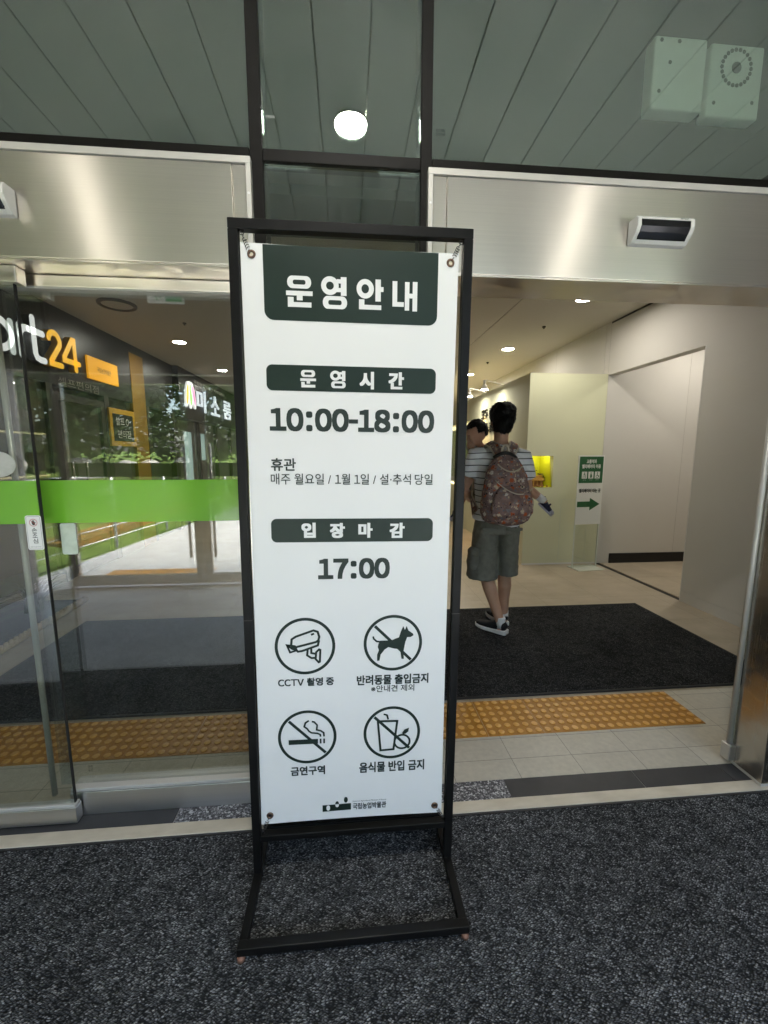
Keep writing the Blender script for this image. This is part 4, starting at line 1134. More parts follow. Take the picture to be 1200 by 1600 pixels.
# model house in niche
t = empty('model_house', (2.42, BY + .2, NZ0), 'miniature house with a tiled roof and small trees inside the lit niche', 'model house')
zz = NZ0 + .001
MB().box(2.29, 2.53, BY + .10, BY + .26, zz, zz + .075).build('walls', 'model_wall', t)
rf = MB()
for i in range(5):
    a = i / 5
    rf.box(2.275 + a * .02, 2.545 - a * .02, BY + .08 + a * .07, BY + .28 - a * .07, zz + .076 + i * .013, zz + .0885 + i * .013)
rf.build('roof', 'model_roof', t, bevel=.003)
for x in (2.30, 2.35, 2.40, 2.45, 2.50): MB().cyl((x, BY + .09, zz), (0, 0, 1), .006, .074, 8).build('column', 'model_roof', t)
for (x, y, h) in ((2.38, BY + .30, .27), (2.47, BY + .31, .25), (2.56, BY + .24, .16)):
    m = MB(); m.tube([(x, y, zz), (x + .01, y, zz + h * .6), (x, y, zz + h * .8)], [.006, .004, .002], 6)
    for i in range(70):
        c = Vector((x, y, zz + h * random.uniform(.5, 1))) + Vector((random.gauss(0, .025), random.gauss(0, .02), 0)); u = Vector((random.gauss(0, 1), random.gauss(0, 1), random.gauss(0, 1))).normalized() * .011; w = u.orthogonal().normalized() * .007
        m.quad(c - u - w, c + u - w, c + u + w, c - u + w)
    m.build('miniature_tree', 'model_tree', t)
mm = MB()
for i in range(14): mm.ball((random.uniform(2.29, 2.57), BY + random.uniform(.03, .08), zz + .008), .014, .012, .010, 8, 6)
mm.build('figurines', 'model_wall', t, True)

# elevator sign on clear acrylic
SY = 4.84; ang = radians(6)
t = empty('direction_sign', (2.99, SY, 0), 'white and green elevator sign with an arrow on a clear acrylic stand', 'sign stand')
t.rotation_euler = (0, 0, ang)
SF = lambda u, v, d: (u, -d, v)
def loc(mb, name, m, parent=t, **kw): return mb.build(name, m, parent, local=True, **kw)
loc(MB().box(-.178, .178, .0, .006, .565, 1.425), 'board', 'sign_white', bevel=.001)
pp = loc(MB().flat([(-.165, 1.085), (.165, 1.085), (.165, 1.41), (-.165, 1.41)] and [SF_ for SF_ in [(-.165, 1.085), (.165, 1.085), (.165, 1.41), (-.165, 1.41)]], SF, .001), 'green_panel', 'sign_green')
m = MB(); put_text(m, raw_text('교통약자', .015), (-.07, 1.325, .07, 1.375), SF, .0018, .001); put_text(m, raw_text('엘리베이터 이용', .015), (-.13, 1.265, .13, 1.315), SF, .0018, .001)
for x in (-.09, 0, .09): put_text(m, raw_text('안내'), (x - .02, 1.118, x + .02, 1.128), SF, .0018)
for x in (-.09, 0, .09): m.flat([(x - .036, 1.14), (x + .036, 1.14), (x + .036, 1.225), (x - .036, 1.225)], SF, .0018)
loc(m, 'lettering', 'sign_white', pp)
m = MB()
for q, x in enumerate((-.09, 0, .09)):
    m.flat(circle(x, 1.208, .008, n=14), SF, .0024)
    if q == 0: m.strip([(x - .012, 1.192), (x + .006, 1.19), (x + .012, 1.148)], .010, SF, .0024).strip([(x - .016, 1.18), (x - .018, 1.148)], .005, SF, .0026)
    if q == 1: m.flat([(x - .011, 1.15), (x + .012, 1.15), (x + .016, 1.17), (x + .009, 1.196), (x - .009, 1.196)], SF, .0024)
    if q == 2: m.strip(circle(x - .002, 1.166, .016, n=24), .005, SF, .0024, True).strip([(x, 1.198), (x, 1.178), (x + .016, 1.176), (x + .022, 1.156)], .007, SF, .0028)
loc(m, 'access_symbols', 'sign_green', pp)
m = MB(); put_text(m, raw_text('엘리베이터 타는 곳', .015), (-.15, .965, .15, 1.015), SF, .001, .001); loc(m, 'board_lettering', 'ink_text')
loc(MB().flat([(-.165, .785), (.01, .785), (.01, .74), (.15, .82), (.01, .90), (.01, .855), (-.165, .855)], SF, .001), 'arrow', 'sign_green')
for x in (-.176, .162): loc(MB().box(x, x + .014, .008, .018, .012, 1.42), 'leg', 'acrylic_edge')
loc(MB().box(-.16, .16, .010, .015, .02, .56), 'clear_panel', 'acrylic')
loc(MB().box(-.18, .18, -.14, .10, .0015, .011), 'base_plate', 'acrylic_edge', bevel=.002)

# ================================================================== PEOPLE
# ---- man carrying a child
MO = Vector((1.165, 3.10, 0))
man = empty('person', MO, 'man seen from behind in striped shirt and olive cargo shorts carrying a child', 'person')
Rv = Vector((.997, -.08, 0)); Fv = Vector((.08, .997, 0)); Z = Vector((0, 0, 1))
def P(r, f, z): return MO + Rv * r + Fv * f + Z * z
def finger(m, base, d, curl_axis, L, r):
    pts = [base]; dirv = Vector(d).normalized()
    for k_, s in enumerate((.42, .32, .26)):
        dirv = (Matrix.Rotation(.38, 3, curl_axis) @ dirv).normalized()
        pts.append(pts[-1] + dirv * L * s)
    m.tube(pts, [r, r * .95, r * .88, r * .7], 8)
    m.ball(pts[-1], r * .72, r * .72, r * .72, 8, 6)
def hand(m, wrist, d, palm_n, thumb_side, s=1.0):
    d = Vector(d).normalized(); nrm = Vector(palm_n).normalized(); sd_ = d.cross(nrm).normalized()
    w = Vector(wrist)
    m.loft([(w - d * .02 * s, .026 * s, .02 * s), (w + d * .02 * s, .033 * s, .018 * s), (w + d * .06 * s, .040 * s, .015 * s), (w + d * .095 * s, .039 * s, .012 * s)], 14, sd_)
    for k_, (off, L, r) in enumerate(((-.029, .074, .0082), (-.010, .082, .0086), (.010, .076, .0083), (.028, .060, .0074))):
        finger(m, w + d * .088 * s + sd_ * off * s * thumb_side, d, sd_, L * s, r * s)
    finger(m, w + d * .03 * s - sd_ * .030 * s * thumb_side, d * .7 - sd_ * thumb_side * .7, sd_, .06 * s, .0095 * s)
SHL, SHR = P(-.175, 0, 1.435), P(.178, 0, 1.425)
ELL, WRL = P(-.262, .03, 1.165), P(-.16, .24, 1.06)
ELR, WRR = P(.255, .06, 1.150), P(.12, .27, 1.13)
KNL, ANL = Vector((1.098, 3.13, .47)), Vector((1.205, 3.04, .095))
KNR, ANR = Vector((1.262, 3.15, .48)), Vector((1.292, 3.20, .095))
HD = P(.018, .035, 1.700)
b = MB()
b.loft([(P(0, 0, .865), .13, .09), (P(0, 0, .90), .160, .112), (P(0, .0, 1.05), .150, .105), (P(0, 0, 1.20), .165, .11), (P(0, 0, 1.34), .185, .11), (P(0, .005, 1.43), .165, .090), (P(.005, .012, 1.485), .09, .07), (P(.012, .02, 1.53), .056, .058), (P(.015, .028, 1.62), .054, .058)], 24, Rv)
# skull, jaw, face
b.loft([(P(.016, .045, 1.585), .036, .05), (P(.018, .045, 1.61), .056, .075), (P(.018, .038, 1.65), .068, .088), (P(.018, .035, 1.70), .074, .096), (P(.018, .032, 1.75), .074, .096), (P(.018, .03, 1.79), .060, .078), (P(.018, .03, 1.812), .030, .04)], 22, Rv)
b.loft([(P(.018, .115, 1.70), .006, .006), (P(.018, .135, 1.665), .012, .012), (P(.018, .13, 1.655), .014, .01)], 8, Rv)     # nose
for s in (-1, 1):
    b.ball(P(.018 + s * .078, .03, 1.682), .008, .020, .032, 10, 8)      # ears
    b.ball(P(.018 + s * .032, .120, 1.705), .014, .008, .008, 8, 6)      # brow and lids
b.ball(P(.018, .122, 1.625), .024, .010, .007, 10, 6)                     # lips
for S_, E_, W_, pn in ((SHL, ELL, WRL, 1), (SHR, ELR, WRR, -1)):
    b.tube([S_, S_.lerp(E_, .5), E_, E_.lerp(W_, .35), W_], [.052, .047, .038, .040, .027], 14)
hand(b, WRL, (.75, .5, .1), (0, .3, 1), 1)
hand(b, WRR, (-.8, .35, .1), (0, .3, 1), -1)
for s, K, A in ((-1, KNL, ANL), (1, KNR, ANR)):
    H_ = P(s * .085, 0, .86)
    b.tube([H_, H_.lerp(K, .5), K, K.lerp(A, .28) - Fv * .012, K.lerp(A, .55), A, A - Z * .06], [.085, .075, .052, .055, .045, .034, .036], 16)
body = fused('body', b, 'skin', man, .0075, 2)
# eyes on the face, never seen from here
e = MB()
for s in (-1, 1): e.ball(P(.018 + s * .032, .121, 1.700), .011, .008, .006, 10, 8)
e.build('eyes', 'print_white', man, True)
# hair
h = MB()
h.loft([(P(.017, .012, 1.600), .050, .045), (P(.018, .005, 1.635), .070, .074), (P(.018, .010, 1.68), .086, .097), (P(.019, .018, 1.73), .097, .114), (P(.020, .024, 1.772), .095, .114), (P(.020, .026, 1.805), .081, .096), (P(.020, .026, 1.826), .048, .06), (P(.02, .026, 1.833), .02, .025)], 26, Rv)
cut = []
me = fuse(h, .007, 2, MO)
bmh = bmesh.new(); bmh.from_mesh(me)
dead = [f_ for f_ in bmh.faces if (lambda c: (c.dot(Fv) > .085 and c.z < 1.755) or (c.dot(Fv) > .045 and c.z < 1.69))(f_.calc_center_median())]
bmesh.ops.delete(bmh, geom=dead, context='FACES')
for v in bmh.verts:
    v.co += Vector(v.normal) * (.010 * noise.noise(v.co * 28) + .006 * noise.noise(v.co * 75))
bmh.to_mesh(me); bmh.free(); me = strands(me, 1500, .022, 3)
finish('hair', me, 'hair', man)
# t-shirt
s_ = MB()
s_.loft([(P(-.02, -.005, .905), .188, .138), (P(-.01, -.005, .96), .184, .135), (P(0, 0, 1.08), .176, .128), (P(0, 0, 1.20), .184, .130), (P(0, 0, 1.33), .200, .128), (P(0, 0, 1.41), .190, .110), (P(.002, .006, 1.462), .130, .086), (P(.008, .012, 1.500), .078, .074)], 28, Rv, 2.3)
for S_, E_ in ((SHL, ELL), (SHR, ELR)):
    s_.tube([S_.lerp(P(0, 0, 1.42), .25), S_, S_.lerp(E_, .35), S_.lerp(E_, .62)], [.070, .071, .073, .076], 16)
def fold(c): return .006 * noise.noise(Vector((c.x * 9, c.y * 9, c.z * 5))) + .003 * noise.noise(c * 24)
fused('tshirt', s_, 'tshirt', man, .008, 3, fold)
# shorts
q = MB()
q.loft([(P(0, 0, .955), .163, .118), (P(0, 0, .90), .172, .126), (P(0, 0, .83), .178, .126)], 26, Rv, 2.3)
for s, hem, w0, w1 in ((-1, P(-.100, .02, .455), .100, .128), (1, P(.105, .04, .490), .086, .088)):
    H_ = P(s * .090, 0, .87); D_ = hem - H_
    q.loft([(H_, .088, .112), (H_ + D_ * .35, w0 - .004, .112), (H_ + D_ * .75, (w0 + w1) / 2, .112), (hem, w1, .112)], 22, Rv, 2.2)
def foldq(c): return .007 * noise.noise(Vector((c.x * 11, c.y * 11, c.z * 8))) + .0045 * noise.noise(c * 28)
fused('shorts', q, 'shorts', man, .008, 2, foldq)
pc = MB().loft([(P(-.178, -.05, .70), .030, .055), (P(-.184, -.05, .685), .036, .062), (P(-.194, -.045, .60), .042, .066), (P(-.198, -.045, .545), .032, .056)], 16, Rv, 3)
fused('cargo_pocket', pc, 'pocket', man, .007, 1, foldq)
pc = MB().loft([(P(-.180, -.05, .714), .030, .060), (P(-.190, -.055, .69), .042, .068), (P(-.194, -.055, .665), .040, .066)], 16, Rv, 3)
fused('pocket_flap', pc, 'shorts', man, .006, 1)
for x_ in (-.085, .10):
    m = MB(); c = P(x_, -.128, .83)
    m.add([c + Rv * a * .06 + Z * b_ + Fv * d_ for d_ in (-.006, .012) for (a, b_) in ((-1, .055), (1, .055), (1, .035), (0, .022), (-1, .035))], [(4, 3, 2, 1, 0), (5, 6, 7, 8, 9)] + [(i, (i + 1) % 5, 5 + (i + 1) % 5, 5 + i) for i in range(5)])
    m.build('back_pocket_flap', 'pocket', man, bevel=.002, recalc=True)
# socks and shoes
def shoe(heel, toe, par, up='shoe', so='sole', sc=1.0, z0=.012):
    heel = Vector(heel); toe = Vector(toe); d = (toe - heel); L = d.length; d.normalize(); sd_ = Vector((d.y, -d.x, 0))
    prof = [(0, .030), (.06, .036), (.25, .037), (.45, .038), (.65, .046), (.82, .046), (.94, .034), (1.0, .012)]
    m = MB(); left = [heel + d * L * a + sd_ * w * sc for a, w in prof]; right = [heel + d * L * a - sd_ * w * sc for a, w in prof[::-1]]
    o_ = left + right; n = len(o_); lift = [.004 if a < .05 else .0 if a < .7 else (a - .7) * .05 for a, w in prof]; lf = lift + lift[::-1]
    thick = [.036 if a < .3 else .030 if a < .6 else .024 for a, w in prof]; tk = thick + thick[::-1]
    vs = [p_ + Z * (z0 + lf[i] * sc) for i, p_ in enumerate(o_)] + [p_ + Z * (z0 + (lf[i] + tk[i]) * sc) for i, p_ in enumerate(o_)]
    m.add(vs, [tuple(range(n))[::-1], tuple(range(n, 2 * n))] + [(i, (i + 1) % n, n + (i + 1) % n, n + i) for i in range(n)])
    u = MB(); c = lambda a, z: heel + d * L * a + Z * (z0 + z * sc)
    u.loft([(c(.03, .052), .018 * sc, .028 * sc), (c(.08, .058), .031 * sc, .038 * sc), (c(.22, .062), .035 * sc, .040 * sc), (c(.40, .056), .036 * sc, .036 * sc), (c(.60, .046), .042 * sc, .026 * sc), (c(.80, .042), .042 * sc, .020 * sc), (c(.93, .040), .030 * sc, .015 * sc), (c(.985, .038), .012 * sc, .008 * sc)], 16, sd_, 2.4)
    u.loft([(c(.17, .06), .034 * sc, .048 * sc), (c(.20, .09), .032 * sc, .044 * sc)], 14, sd_)
    uo = fused('shoe', u, up, par, .0065 * sc, 2)
    sp = m.build('sole', so, uo, bevel=.006 * sc, recalc=True)
    lc = MB()
    for a in (.34, .42, .50): lc.tube([c(a, .080) - sd_ * .018 * sc - Z * .002, c(a, .098 - (a - .3) * .09) , c(a, .080) + sd_ * .018 * sc - Z * .002], .003 * sc, 6)
    lc.build('laces', up, uo, True)
    return uo
shoe((1.245, 2.995, 0), (1.055, 3.205, 0), man)
shoe((1.300, 3.155, 0), (1.235, 3.43, 0), man)
for A in (ANL, ANR):
    k_ = MB().loft([(A - Z * .035, .036, .040), (A, .037, .039), (A + Z * .045, .037, .038), (A + Z * .052, .034, .035)], 16, Rv)
    o = k_.build('sock', 'sock', man, True)

# ---- backpack worn by the man
PC = P(-.022, -.205, 1.22)
bag = empty('backpack', (PC.x, PC.y, .95), 'brown backpack with a busy animal print worn on the man in the striped shirt', 'backpack')
def BP(r, f, z): return MO + Rv * (r - .018) + Fv * (f - .205) + Z * z
b = MB()
b.loft([(BP(.022, .01, .948), .140, .060), (BP(.022, 0, .968), .170, .088), (BP(.022, -.005, 1.02), .184, .100), (BP(.018, -.005, 1.10), .182, .102), (BP(.015, 0, 1.20), .168, .098), (BP(.012, .01, 1.29), .146, .086), (BP(.008, .02, 1.35), .122, .072), (BP(.006, .03, 1.40), .095, .054), (BP(.004, .036, 1.436), .055, .032)], 32, Rv, 2.7)
def foldb(c): return .010 * noise.noise(Vector((c.x * 10, c.y * 10, c.z * 7))) + .004 * noise.noise(c * 26)
fused('pack_body', b, 'print', bag, .009, 2, foldb)
b = MB().loft([(BP(.040, -.085, .985), .125, .030), (BP(.040, -.098, 1.02), .150, .040), (BP(.036, -.100, 1.10), .150, .040), (BP(.03, -.098, 1.17), .128, .032), (BP(.028, -.09, 1.215), .09, .02)], 26, Rv, 2.8)
po = fused('front_pocket', b, 'print', bag, .008, 2, foldb)
def arc(r0, z0, r1, z1, sag, f0, f1, n=18):
    return [BP(r0 + (r1 - r0) * i / n, f0 + (f1 - f0) * 4 * (i / n) * (1 - i / n), z0 + (z1 - z0) * i / n + sag * 4 * (i / n) * (1 - i / n)) for i in range(n + 1)]
MB().tube(arc(-.085, 1.255, .180, 1.195, -.060, -.075, -.140), .0045, 6).build('pocket_zip', 'cream_cloth', bag, True)
MB().tube(arc(-.070, 1.37, .105, 1.355, -.045, -.066, -.088), .0055, 6).build('top_zip', 'cream_cloth', bag, True)
MB().tube(arc(.155, 1.14, .178, 1.03, -.03, -.085, -.09), .0035, 6).build('side_seam', 'cream_cloth', bag, True)
# dark opening roll at the top, haul loop, straps
MB().tube(arc(-.078, 1.415, .085, 1.410, .036, .015, -.015), .013, 8).build('top_rim', 'fascia', bag, True)
MB().tube([BP(-.018, .03, 1.420), BP(-.016, .02, 1.475), BP(-.004, .015, 1.502), BP(.016, .015, 1.502), BP(.028, .02, 1.475), BP(.030, .03, 1.420)], .011, 8).build('haul_loop', 'cream_cloth', bag, True)
def strap(side):
    path = [P(-.006 + side * .030, -.165, 1.41), P(-.002 + side * .050, -.140, 1.455), P(.004 + side * .076, -.098, 1.505), P(.006 + side * .098, -.01, 1.525), P(side * .120, .07, 1.46), P(side * .135, .128, 1.36), P(side * .165, .128, 1.22), P(side * .195, .08, 1.10), P(side * .190, -.06, 1.0)]
    out = []
    for (nm, w, dz, mt_) in (('strap', .028, 0, 'print'), ('strap_edging', .038, -.002, 'cream_cloth')):
        m = MB(); L_ = [];
        for i, p_ in enumerate(path):
            tng = (path[min(i + 1, len(path) - 1)] - path[max(i - 1, 0)]).normalized()
            cen = P(0, 0, p_.z - .03); nrm = (p_ - P(0, 0, min(p_.z, 1.42) - .08)); nrm = (nrm - tng * nrm.dot(tng)).normalized(); wd = tng.cross(nrm).normalized()
            off = nrm * (dz + .004)
            L_.append([p_ + wd * w + off, p_ - wd * w + off, p_ - wd * w + off - nrm * .010, p_ + wd * w + off - nrm * .010])
        n = len(L_); vs = [v for r_ in L_ for v in r_]
        m.add(vs, [(i * 4 + j, i * 4 + (j + 1) % 4, (i + 1) * 4 + (j + 1) % 4, (i + 1) * 4 + j) for i in range(n - 1) for j in range(4)] + [(3, 2, 1, 0), tuple(range(4 * n - 4, 4 * n))])
        out.append(m.build(nm, mt_, bag if nm == 'strap' else out[0], True, recalc=True))
strap(-1); strap(1)

# ---- child on the man's arm
KO = Vector((1.10, 3.36, 0))
kid = empty('person', (KO.x, KO.y, 1.1), 'small black haired child held on the shoulder of the man in the striped shirt', 'person')
KH = Vector((1.020, 3.235, 1.612)); KP = Vector((1.14, 3.345, 1.15))
fw_ = Vector((-.86, -.02, -.28)).normalized(); up_ = Vector((-.25, .05, .95)); up_ = (up_ - fw_ * up_.dot(fw_)).normalized(); lt_ = up_.cross(fw_).normalized()
def K(f, l, u): return KH + fw_ * f + lt_ * l + up_ * u
b = MB()
b.ball(KH, .078, .078, .084, 22, 16)
b.loft([(K(-.01, 0, -.082), .03, .03), (K(.028, 0, -.070), .042, .040), (K(.036, 0, -.03), .056, .050), (K(.03, 0, .0), .06, .055)], 18, lt_)
b.ball(K(.083, 0, -.022), .010, .010, .009, 10, 8); b.ball(K(.068, .03, -.032), .020, .020, .020, 10, 8); b.ball(K(.068, -.03, -.032), .020, .020, .020, 10, 8)
b.ball(K(.078, 0, -.05), .010, .014, .006, 10, 8); b.ball(K(.076, 0, .012), .012, .03, .008, 10, 8)
for s in (-1, 1): b.ball(K(-.008, s * .076, -.012), .014, .008, .020, 8, 8)
NK = KH + Vector((.03, .035, -.095))
b.loft([(KH + Vector((.01, .02, -.05)), .036, .036), (NK, .036, .036), (NK + Vector((.02, .025, -.05)), .085, .062), (KP + Vector((-.01, .01, .18)), .092, .070), (KP, .095, .075)], 18, Rv)
# arm over the shoulder, other arm, legs
kl = [NK + Vector((-.055, .0, -.045)), Vector((.955, 3.19, 1.525)), Vector((.925, 3.075, 1.515))]
b.tube(kl, [.030, .026, .020], 12); hand(b, kl[-1], (-.1, -.8, -.5), (0, -.5, .9), 1, .58)
kr = [NK + Vector((.10, .04, -.06)), Vector((1.26, 3.40, 1.36)), Vector((1.22, 3.28, 1.42))]
b.tube(kr, [.030, .026, .020], 12); hand(b, kr[-1], (-.2, -.9, .2), (0, 0, 1), -1, .58)
KK, KA = Vector((1.43, 3.26, 1.185)), Vector((1.600, 3.24, 1.065))
b.tube([KP + Vector((.05, 0, -.02)), KK, KK.lerp(KA, .4), KA, KA + Vector((.02, -.01, -.025))], [.062, .044, .041, .028, .026], 14)
KL2, KA2 = Vector((.98, 3.40, 1.12)), Vector((.93, 3.42, .98))
b.tube([KP + Vector((-.04, .02, -.02)), KL2, KL2.lerp(KA2, .4), KA2], [.062, .044, .040, .028], 14)
fused('body', b, 'skin_kid', kid, .006, 2)
ey = MB()
for s in (-1, 1): ey.ball(K(.071, s * .028, -.008), .007, .010, .004, 8, 6)
ey.build('eyes', 'fascia', kid, True)
h = MB(); h.ball(KH + up_ * .010 - fw_ * .006, .089, .089, .090, 26, 18)
me = fuse(h, .006, 1, kid.location)
bmh = bmesh.new(); bmh.from_mesh(me); KHl = KH - kid.location
def facep(c):
    q = c - KHl; f_, u_, l_ = q.dot(fw_), q.dot(up_), abs(q.dot(lt_))
    return (f_ > .018 and u_ < .040) or u_ < -.048 or (f_ > -.035 and u_ < -.012)
bmesh.ops.delete(bmh, geom=[f_ for f_ in bmh.faces if facep(f_.calc_center_median())], context='FACES')
for v in bmh.verts: v.co += Vector(v.normal) * (.007 * noise.noise(v.co * 30) + .004 * noise.noise(v.co * 85))
bmh.to_mesh(me); bmh.free(); me = strands(me, 900, .018, 4); finish('hair', me, 'hair', kid)
s_ = MB().loft([(NK + Vector((.015, .02, -.03)), .062, .052), (NK + Vector((.02, .025, -.06)), .105, .078), (KP + Vector((-.01, .01, .18)), .106, .084), (KP + Vector((0, 0, .04)), .108, .088)], 20, Rv)
s_.tube([kl[0] + Vector((.02, .01, 0)), kl[0].lerp(kl[1], .55)], [.045, .042], 12).tube([kr[0], kr[0].lerp(kr[1], .6)], [.044, .041], 12)
fused('shirt', s_, 'kid_shirt', kid, .007, 2)
s_ = MB().loft([(KP + Vector((0, 0, .06)), .112, .092), (KP, .116, .096), (KP + Vector((0, 0, -.06)), .10, .085)], 20, Rv)
s_.tube([KP + Vector((.05, 0, -.02)), (KP + Vector((.05, 0, -.02))).lerp(KK, .85)], [.075, .060], 14).tube([KP + Vector((-.04, .02, -.02)), (KP + Vector((-.04, .02, -.02))).lerp(KL2, .85)], [.075, .060], 14)
fused('shorts', s_, 'pocket', kid, .007, 2)
MB().tube([KA.lerp(KK, .38), KA.lerp(KK, .10), KA + Vector((.012, -.005, -.014))], [.034, .032, .030], 14).build('sock', 'sock', kid, True)
MB().tube([KA2.lerp(KL2, .38), KA2, KA2 - Z * .02], [.034, .032, .030], 14).build('sock', 'sock', kid, True)
def kid_shoe(an, d, up):
    an = Vector(an); d = Vector(d).normalized(); up = Vector(up); up = (up - d * up.dot(d)).normalized(); sd_ = d.cross(up)
    c = lambda f, u: an + d * f + up * u
    m = MB().loft([(c(-.040, -.012), .020, .022), (c(-.022, -.014), .030, .034), (c(.01, -.018), .031, .030), (c(.05, -.024), .033, .024), (c(.082, -.028), .026, .018), (c(.095, -.03), .010, .010)], 18, sd_)
    o = fused('shoe', m, 'navy', kid, .005, 1)
    s2 = MB(); pf = [(-.046, .018), (-.03, .029), (.01, .031), (.05, .036), (.085, .029), (.102, .012)]
    ou = [c(a, -.05) + sd_ * w for a, w in pf] + [c(a, -.05) - sd_ * w for a, w in pf[::-1]]; n = len(ou)
    s2.add([p_ for p_ in ou] + [p_ + up * .016 for p_ in ou], [tuple(range(n))[::-1], tuple(range(n, 2 * n))] + [(i, (i + 1) % n, n + (i + 1) % n, n + i) for i in range(n)])
    s2.build('sole', 'kid_grey', o, bevel=.004, recalc=True)
    MB().loft([(c(.066, -.022), .032, .021), (c(.088, -.026), .026, .019), (c(.101, -.029), .012, .011)], 16, sd_).build('toe_cap', 'kid_grey', o, True)
    MB().tube([c(.022, -.028) + sd_ * .034, c(.026, .014) + sd_ * .018, c(.026, .018), c(.026, .014) - sd_ * .018, c(.022, -.028) - sd_ * .034], .008, 8).build('strap', 'navy', o, True)
    MB().tube([c(-.048, .0), c(-.060, .022), c(-.048, .034), c(-.040, .012)], .005, 6).build('heel_loop', 'navy', o, True)
kid_shoe(KA + Vector((.028, -.01, -.03)), (.55, -.40, -.62), (.62, -.25, .75))
kid_shoe(KA2 - Z * .03, (-.3, .6, -.4), (0, .4, .9))

# ================================================================== OUTSIDE, BEHIND THE CAMERA (mirrored in the glass)
def outer_door(x0, x1, hx, label):
    t = empty('outer_door', ((x0 + x1) / 2, -1.40, 0), label, 'door', 'outer porch doors')
    m = MB().box(x0, x0 + .085, -1.425, -1.38, .012, 2.24).box(x1 - .085, x1, -1.425, -1.38, .012, 2.24).box(x0 + .085, x1 - .085, -1.425, -1.38, .012, .12).box(x0 + .085, x1 - .085, -1.425, -1.38, 2.16, 2.24)
    m.build('frame', 'steel_v', t)
    MB().box(x0 + .085, x1 - .085, -1.407, -1.397, .12, 2.16).build('glass_pane', 'glass_door', t)
    MB().box(x0 + .086, x1 - .086, -1.3965, -1.3955, 1.20, 1.345).build('green_band', 'green', t)
    MB().tube([(hx, -1.34, .32), (hx, -1.34, 1.55)], .016, 10).build('handle', 'steel_v', t, True)
for x0, x1, hx, lb in ((-3.0, -1.60, -1.72, 'outer glass door mirrored left in the glass screen'), (-1.595, -.25, -1.46, 'outer glass door mirrored beside the black stand'), (.25, 1.595, 1.46, 'outer glass door behind the right of the sign'), (1.60, 3.0, 1.72, 'outermost glass door on the right')):
    outer_door(x0, x1, hx, lb)
t = empty('added_porch_window', (1.77, -1.4, 2.36), 'unseen high window added over the right outer doors to let more daylight in', 'window')  # added opening, out of view, brings extra sky light into the porch
MB().box(.246, 3.299, -1.407, -1.397, 2.361, 2.619).build('glass_pane', 'glass_door', t)
MB().box(1.575, 1.625, -1.43, -1.375, 2.361, 2.619).build('mullion', 'mullion', t)
o = MB().box(-.245, .245, -1.43, -1.37, 0, 2.255).build('door_pier', 'side_wall'); tag(o, 'grey pier between the pairs of outer porch doors', 'pier')
t = empty('exit_sign', (-1.80, -1.355, 2.7), 'green and white emergency exit sign mirrored at the top of the left glass', 'exit sign')
fx = lambda u, v, d: (-1.80 - u, -1.355 + d, 3.03 + v)
MB().box(-1.97, -1.63, -1.358, -1.33, 2.94, 3.12).build('panel', 'exit_white', t)
m = MB().flat(rrect(-.16, -.08, .0, .08, .01), fx, .0262)
m.flat(circle(.09, .05, .016, n=16), fx, .0262).strip([(.08, .028), (.065, -.01), (.09, -.03), (.075, -.07)], .02, fx, .0262).strip([(.065, -.01), (.04, -.05)], .018, fx, .0265).strip([(.115, .0), (.085, .02), (.05, .01)], .012, fx, .0268)
m.build('running_figure', 'exit_green', t)
o = MB().box(-2.95, -1.7, -2.1, -1.8, -.0195, -.012).build('outdoor_tactile_paving', 'tactile'); tag(o, 'ochre tactile paving outside the outer doors, mirrored in the glass screen', 'tactile paving')
# railing
t = empty('wire_railing', (-3.5, -6, 0), 'galvanised post and wire railing along the path, mirrored in the glass', 'railing')
A0 = Vector((-3.72, -1.9, 0)); A1 = Vector((-2.62, -13.5, 0))
for i in range(9):
    p_ = A0.lerp(A1, i / 8); MB().tube([p_, p_ + Z * 1.12], .022, 8).build('post', 'rail_metal', t, True)
for z_ in (.18, .36, .54, .72, .90): MB().tube([A0 + Z * z_, A1 + Z * z_], .008, 6).build('wire', 'rail_metal', t, True)
MB().tube([A0 + Z * 1.12, A1 + Z * 1.12], .025, 8).build('top_rail', 'rail_metal', t, True)
# bank of lawn, flower bed, boulders, trees
bk = MB(); nx, ny = 24, 14; pts = []
for j in range(ny + 1):
    for i in range(nx + 1):
        s = i / nx; y = -1.8 - 40 * j / ny; x = -3.9 - 26 * s + (1.1 * min(1, j / 4))
        pts.append((x, y, -.05 + 1.35 * min(1, s * 3.2) + .5 * s + .12 * noise.noise(Vector((x * .4, y * .4, 0)))))
bk.add(pts, [(j * (nx + 1) + i, j * (nx + 1) + i + 1, (j + 1) * (nx + 1) + i + 1, (j + 1) * (nx + 1) + i) for j in range(ny) for i in range(nx)])
struct('lawn_bank', bk, 'grass', smooth=True, recalc=True)
bk = MB(); pts = []
for j in range(9):
    for i in range(41):
        s = j / 8; x = -30 + 60 * i / 40; y = -14.5 - 26 * s
        pts.append((x, y, -.05 + 1.3 * min(1, s * 3) + .1 * noise.noise(Vector((x * .3, y * .3, 2)))))
bk.add(pts, [(j * 41 + i, j * 41 + i + 1, (j + 1) * 41 + i + 1, (j + 1) * 41 + i) for j in range(8) for i in range(40)])
struct('far_lawn', bk, 'grass', smooth=True, recalc=True)
o = MB().box(-4.9, -4.1, -9.5, -3.2, .02, .12).build('flower_bed', 'flower'); tag(o, 'orange and green flower bed beyond the railing', 'flower bed')
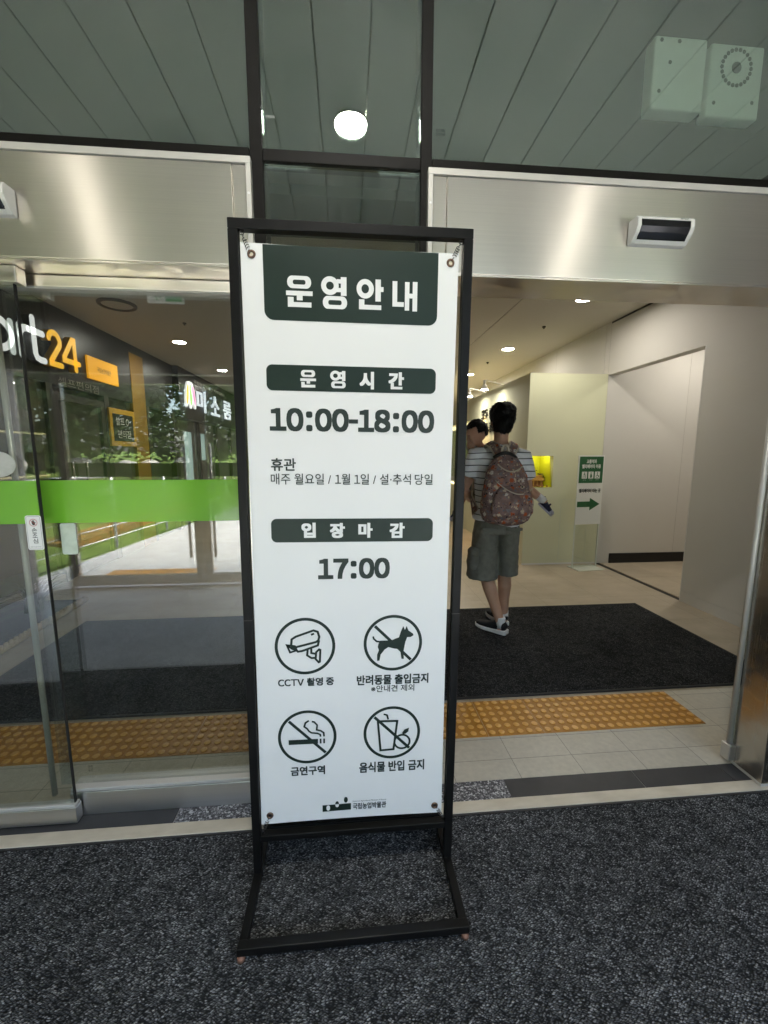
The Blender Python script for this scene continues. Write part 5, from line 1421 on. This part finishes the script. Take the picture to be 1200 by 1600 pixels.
for i in range(9):
    m = MB(); rr = random.uniform(.14, .30); c = Vector((-6.0 - .4 * sin(i * 1.7), -3.8 - i * 1.35, 1.15 + .1 * sin(i)))
    m.ball(c, rr * 1.25, rr, rr * .75, 14, 10)
    m.v = [tuple(Vector(p_) + (Vector(p_) - c) * .35 * noise.noise(Vector(p_) * 1.7)) for p_ in m.v]
    o = m.build('boulder', 'boulder', None, True); tag(o, 'pale boulder in the row on the lawn bank, mirrored in the glass', 'boulder', 'boulders on the bank')
def crown(m, c, rx, rz, nclump, nleaf, size):
    for i in range(nclump):
        d_ = Vector((random.gauss(0, 1), random.gauss(0, 1), random.gauss(0, .8))).normalized() * random.uniform(.35, 1) ** .6
        cc = Vector(c) + Vector((d_.x * rx, d_.y * rx, d_.z * rz)); cr = rx * random.uniform(.18, .36)
        for j in range(nleaf):
            p_ = cc + Vector((random.gauss(0, 1), random.gauss(0, 1), random.gauss(0, .55))) * cr * .6
            u = Vector((random.gauss(0, 1), random.gauss(0, 1), random.gauss(0, .6))).normalized() * size * random.uniform(.6, 1.3); w = u.orthogonal().normalized() * size * .45
            m.quad(p_ - u, p_ + w, p_ + u, p_ - w)
def tree(c, h, rx, rz, matl, label):
    t = empty('tree', c, label, 'tree', 'trees on the bank outside')
    c = Vector(c); m = MB().tube([c, c + Vector((.15, .1, h * .4)), c + Vector((-.1, .2, h * .75)), c + Vector((0, 0, h))], [.2, .15, .09, .03], 8)
    for i in range(7):
        a = i * 2.4; b0 = c + Z * h * (.4 + .07 * i); m.tube([b0, b0 + Vector((cos(a) * rx * .5, sin(a) * rx * .5, .4)), b0 + Vector((cos(a) * rx * .85, sin(a) * rx * .85, .6))], [.06, .04, .015], 6)
    m.build('trunk', 'bark', t, True)
    m = MB(); crown(m, c + Z * h * .40, rx, rz * 1.1, 95, 70, .13); m.build('crown', matl, t)
for i, (c, h, rx, rz, ml) in enumerate((((-6.8, -6.2, 1.2), 5.0, 2.3, 2.2, 'leaf_a'), ((-8.6, -10.5, 1.4), 6.5, 2.6, 2.6, 'leaf_a'), ((-5.6, -12.5, 1.2), 5.5, 2.4, 2.2, 'leaf_b'), ((-11, -6.5, 1.6), 6, 2.8, 2.6, 'leaf_b'), ((-3.2, -18, .6), 7, 2.8, 2.8, 'leaf_a'), ((3.5, -20, .8), 7, 3, 2.8, 'leaf_b'), ((8.5, -16, .5), 7, 3.2, 3, 'leaf_a'))):
    tree(c, h, rx, rz, ml, ['dark pine nearest the outer doors on the lawn bank', 'tall dark pine behind the boulders', 'lighter broadleaf tree beside the railing end', 'broadleaf tree at the far left of the bank', 'tall dark pine straight beyond the path', 'broadleaf tree beyond the path to the right', 'dark pine at the far right outside'][i])
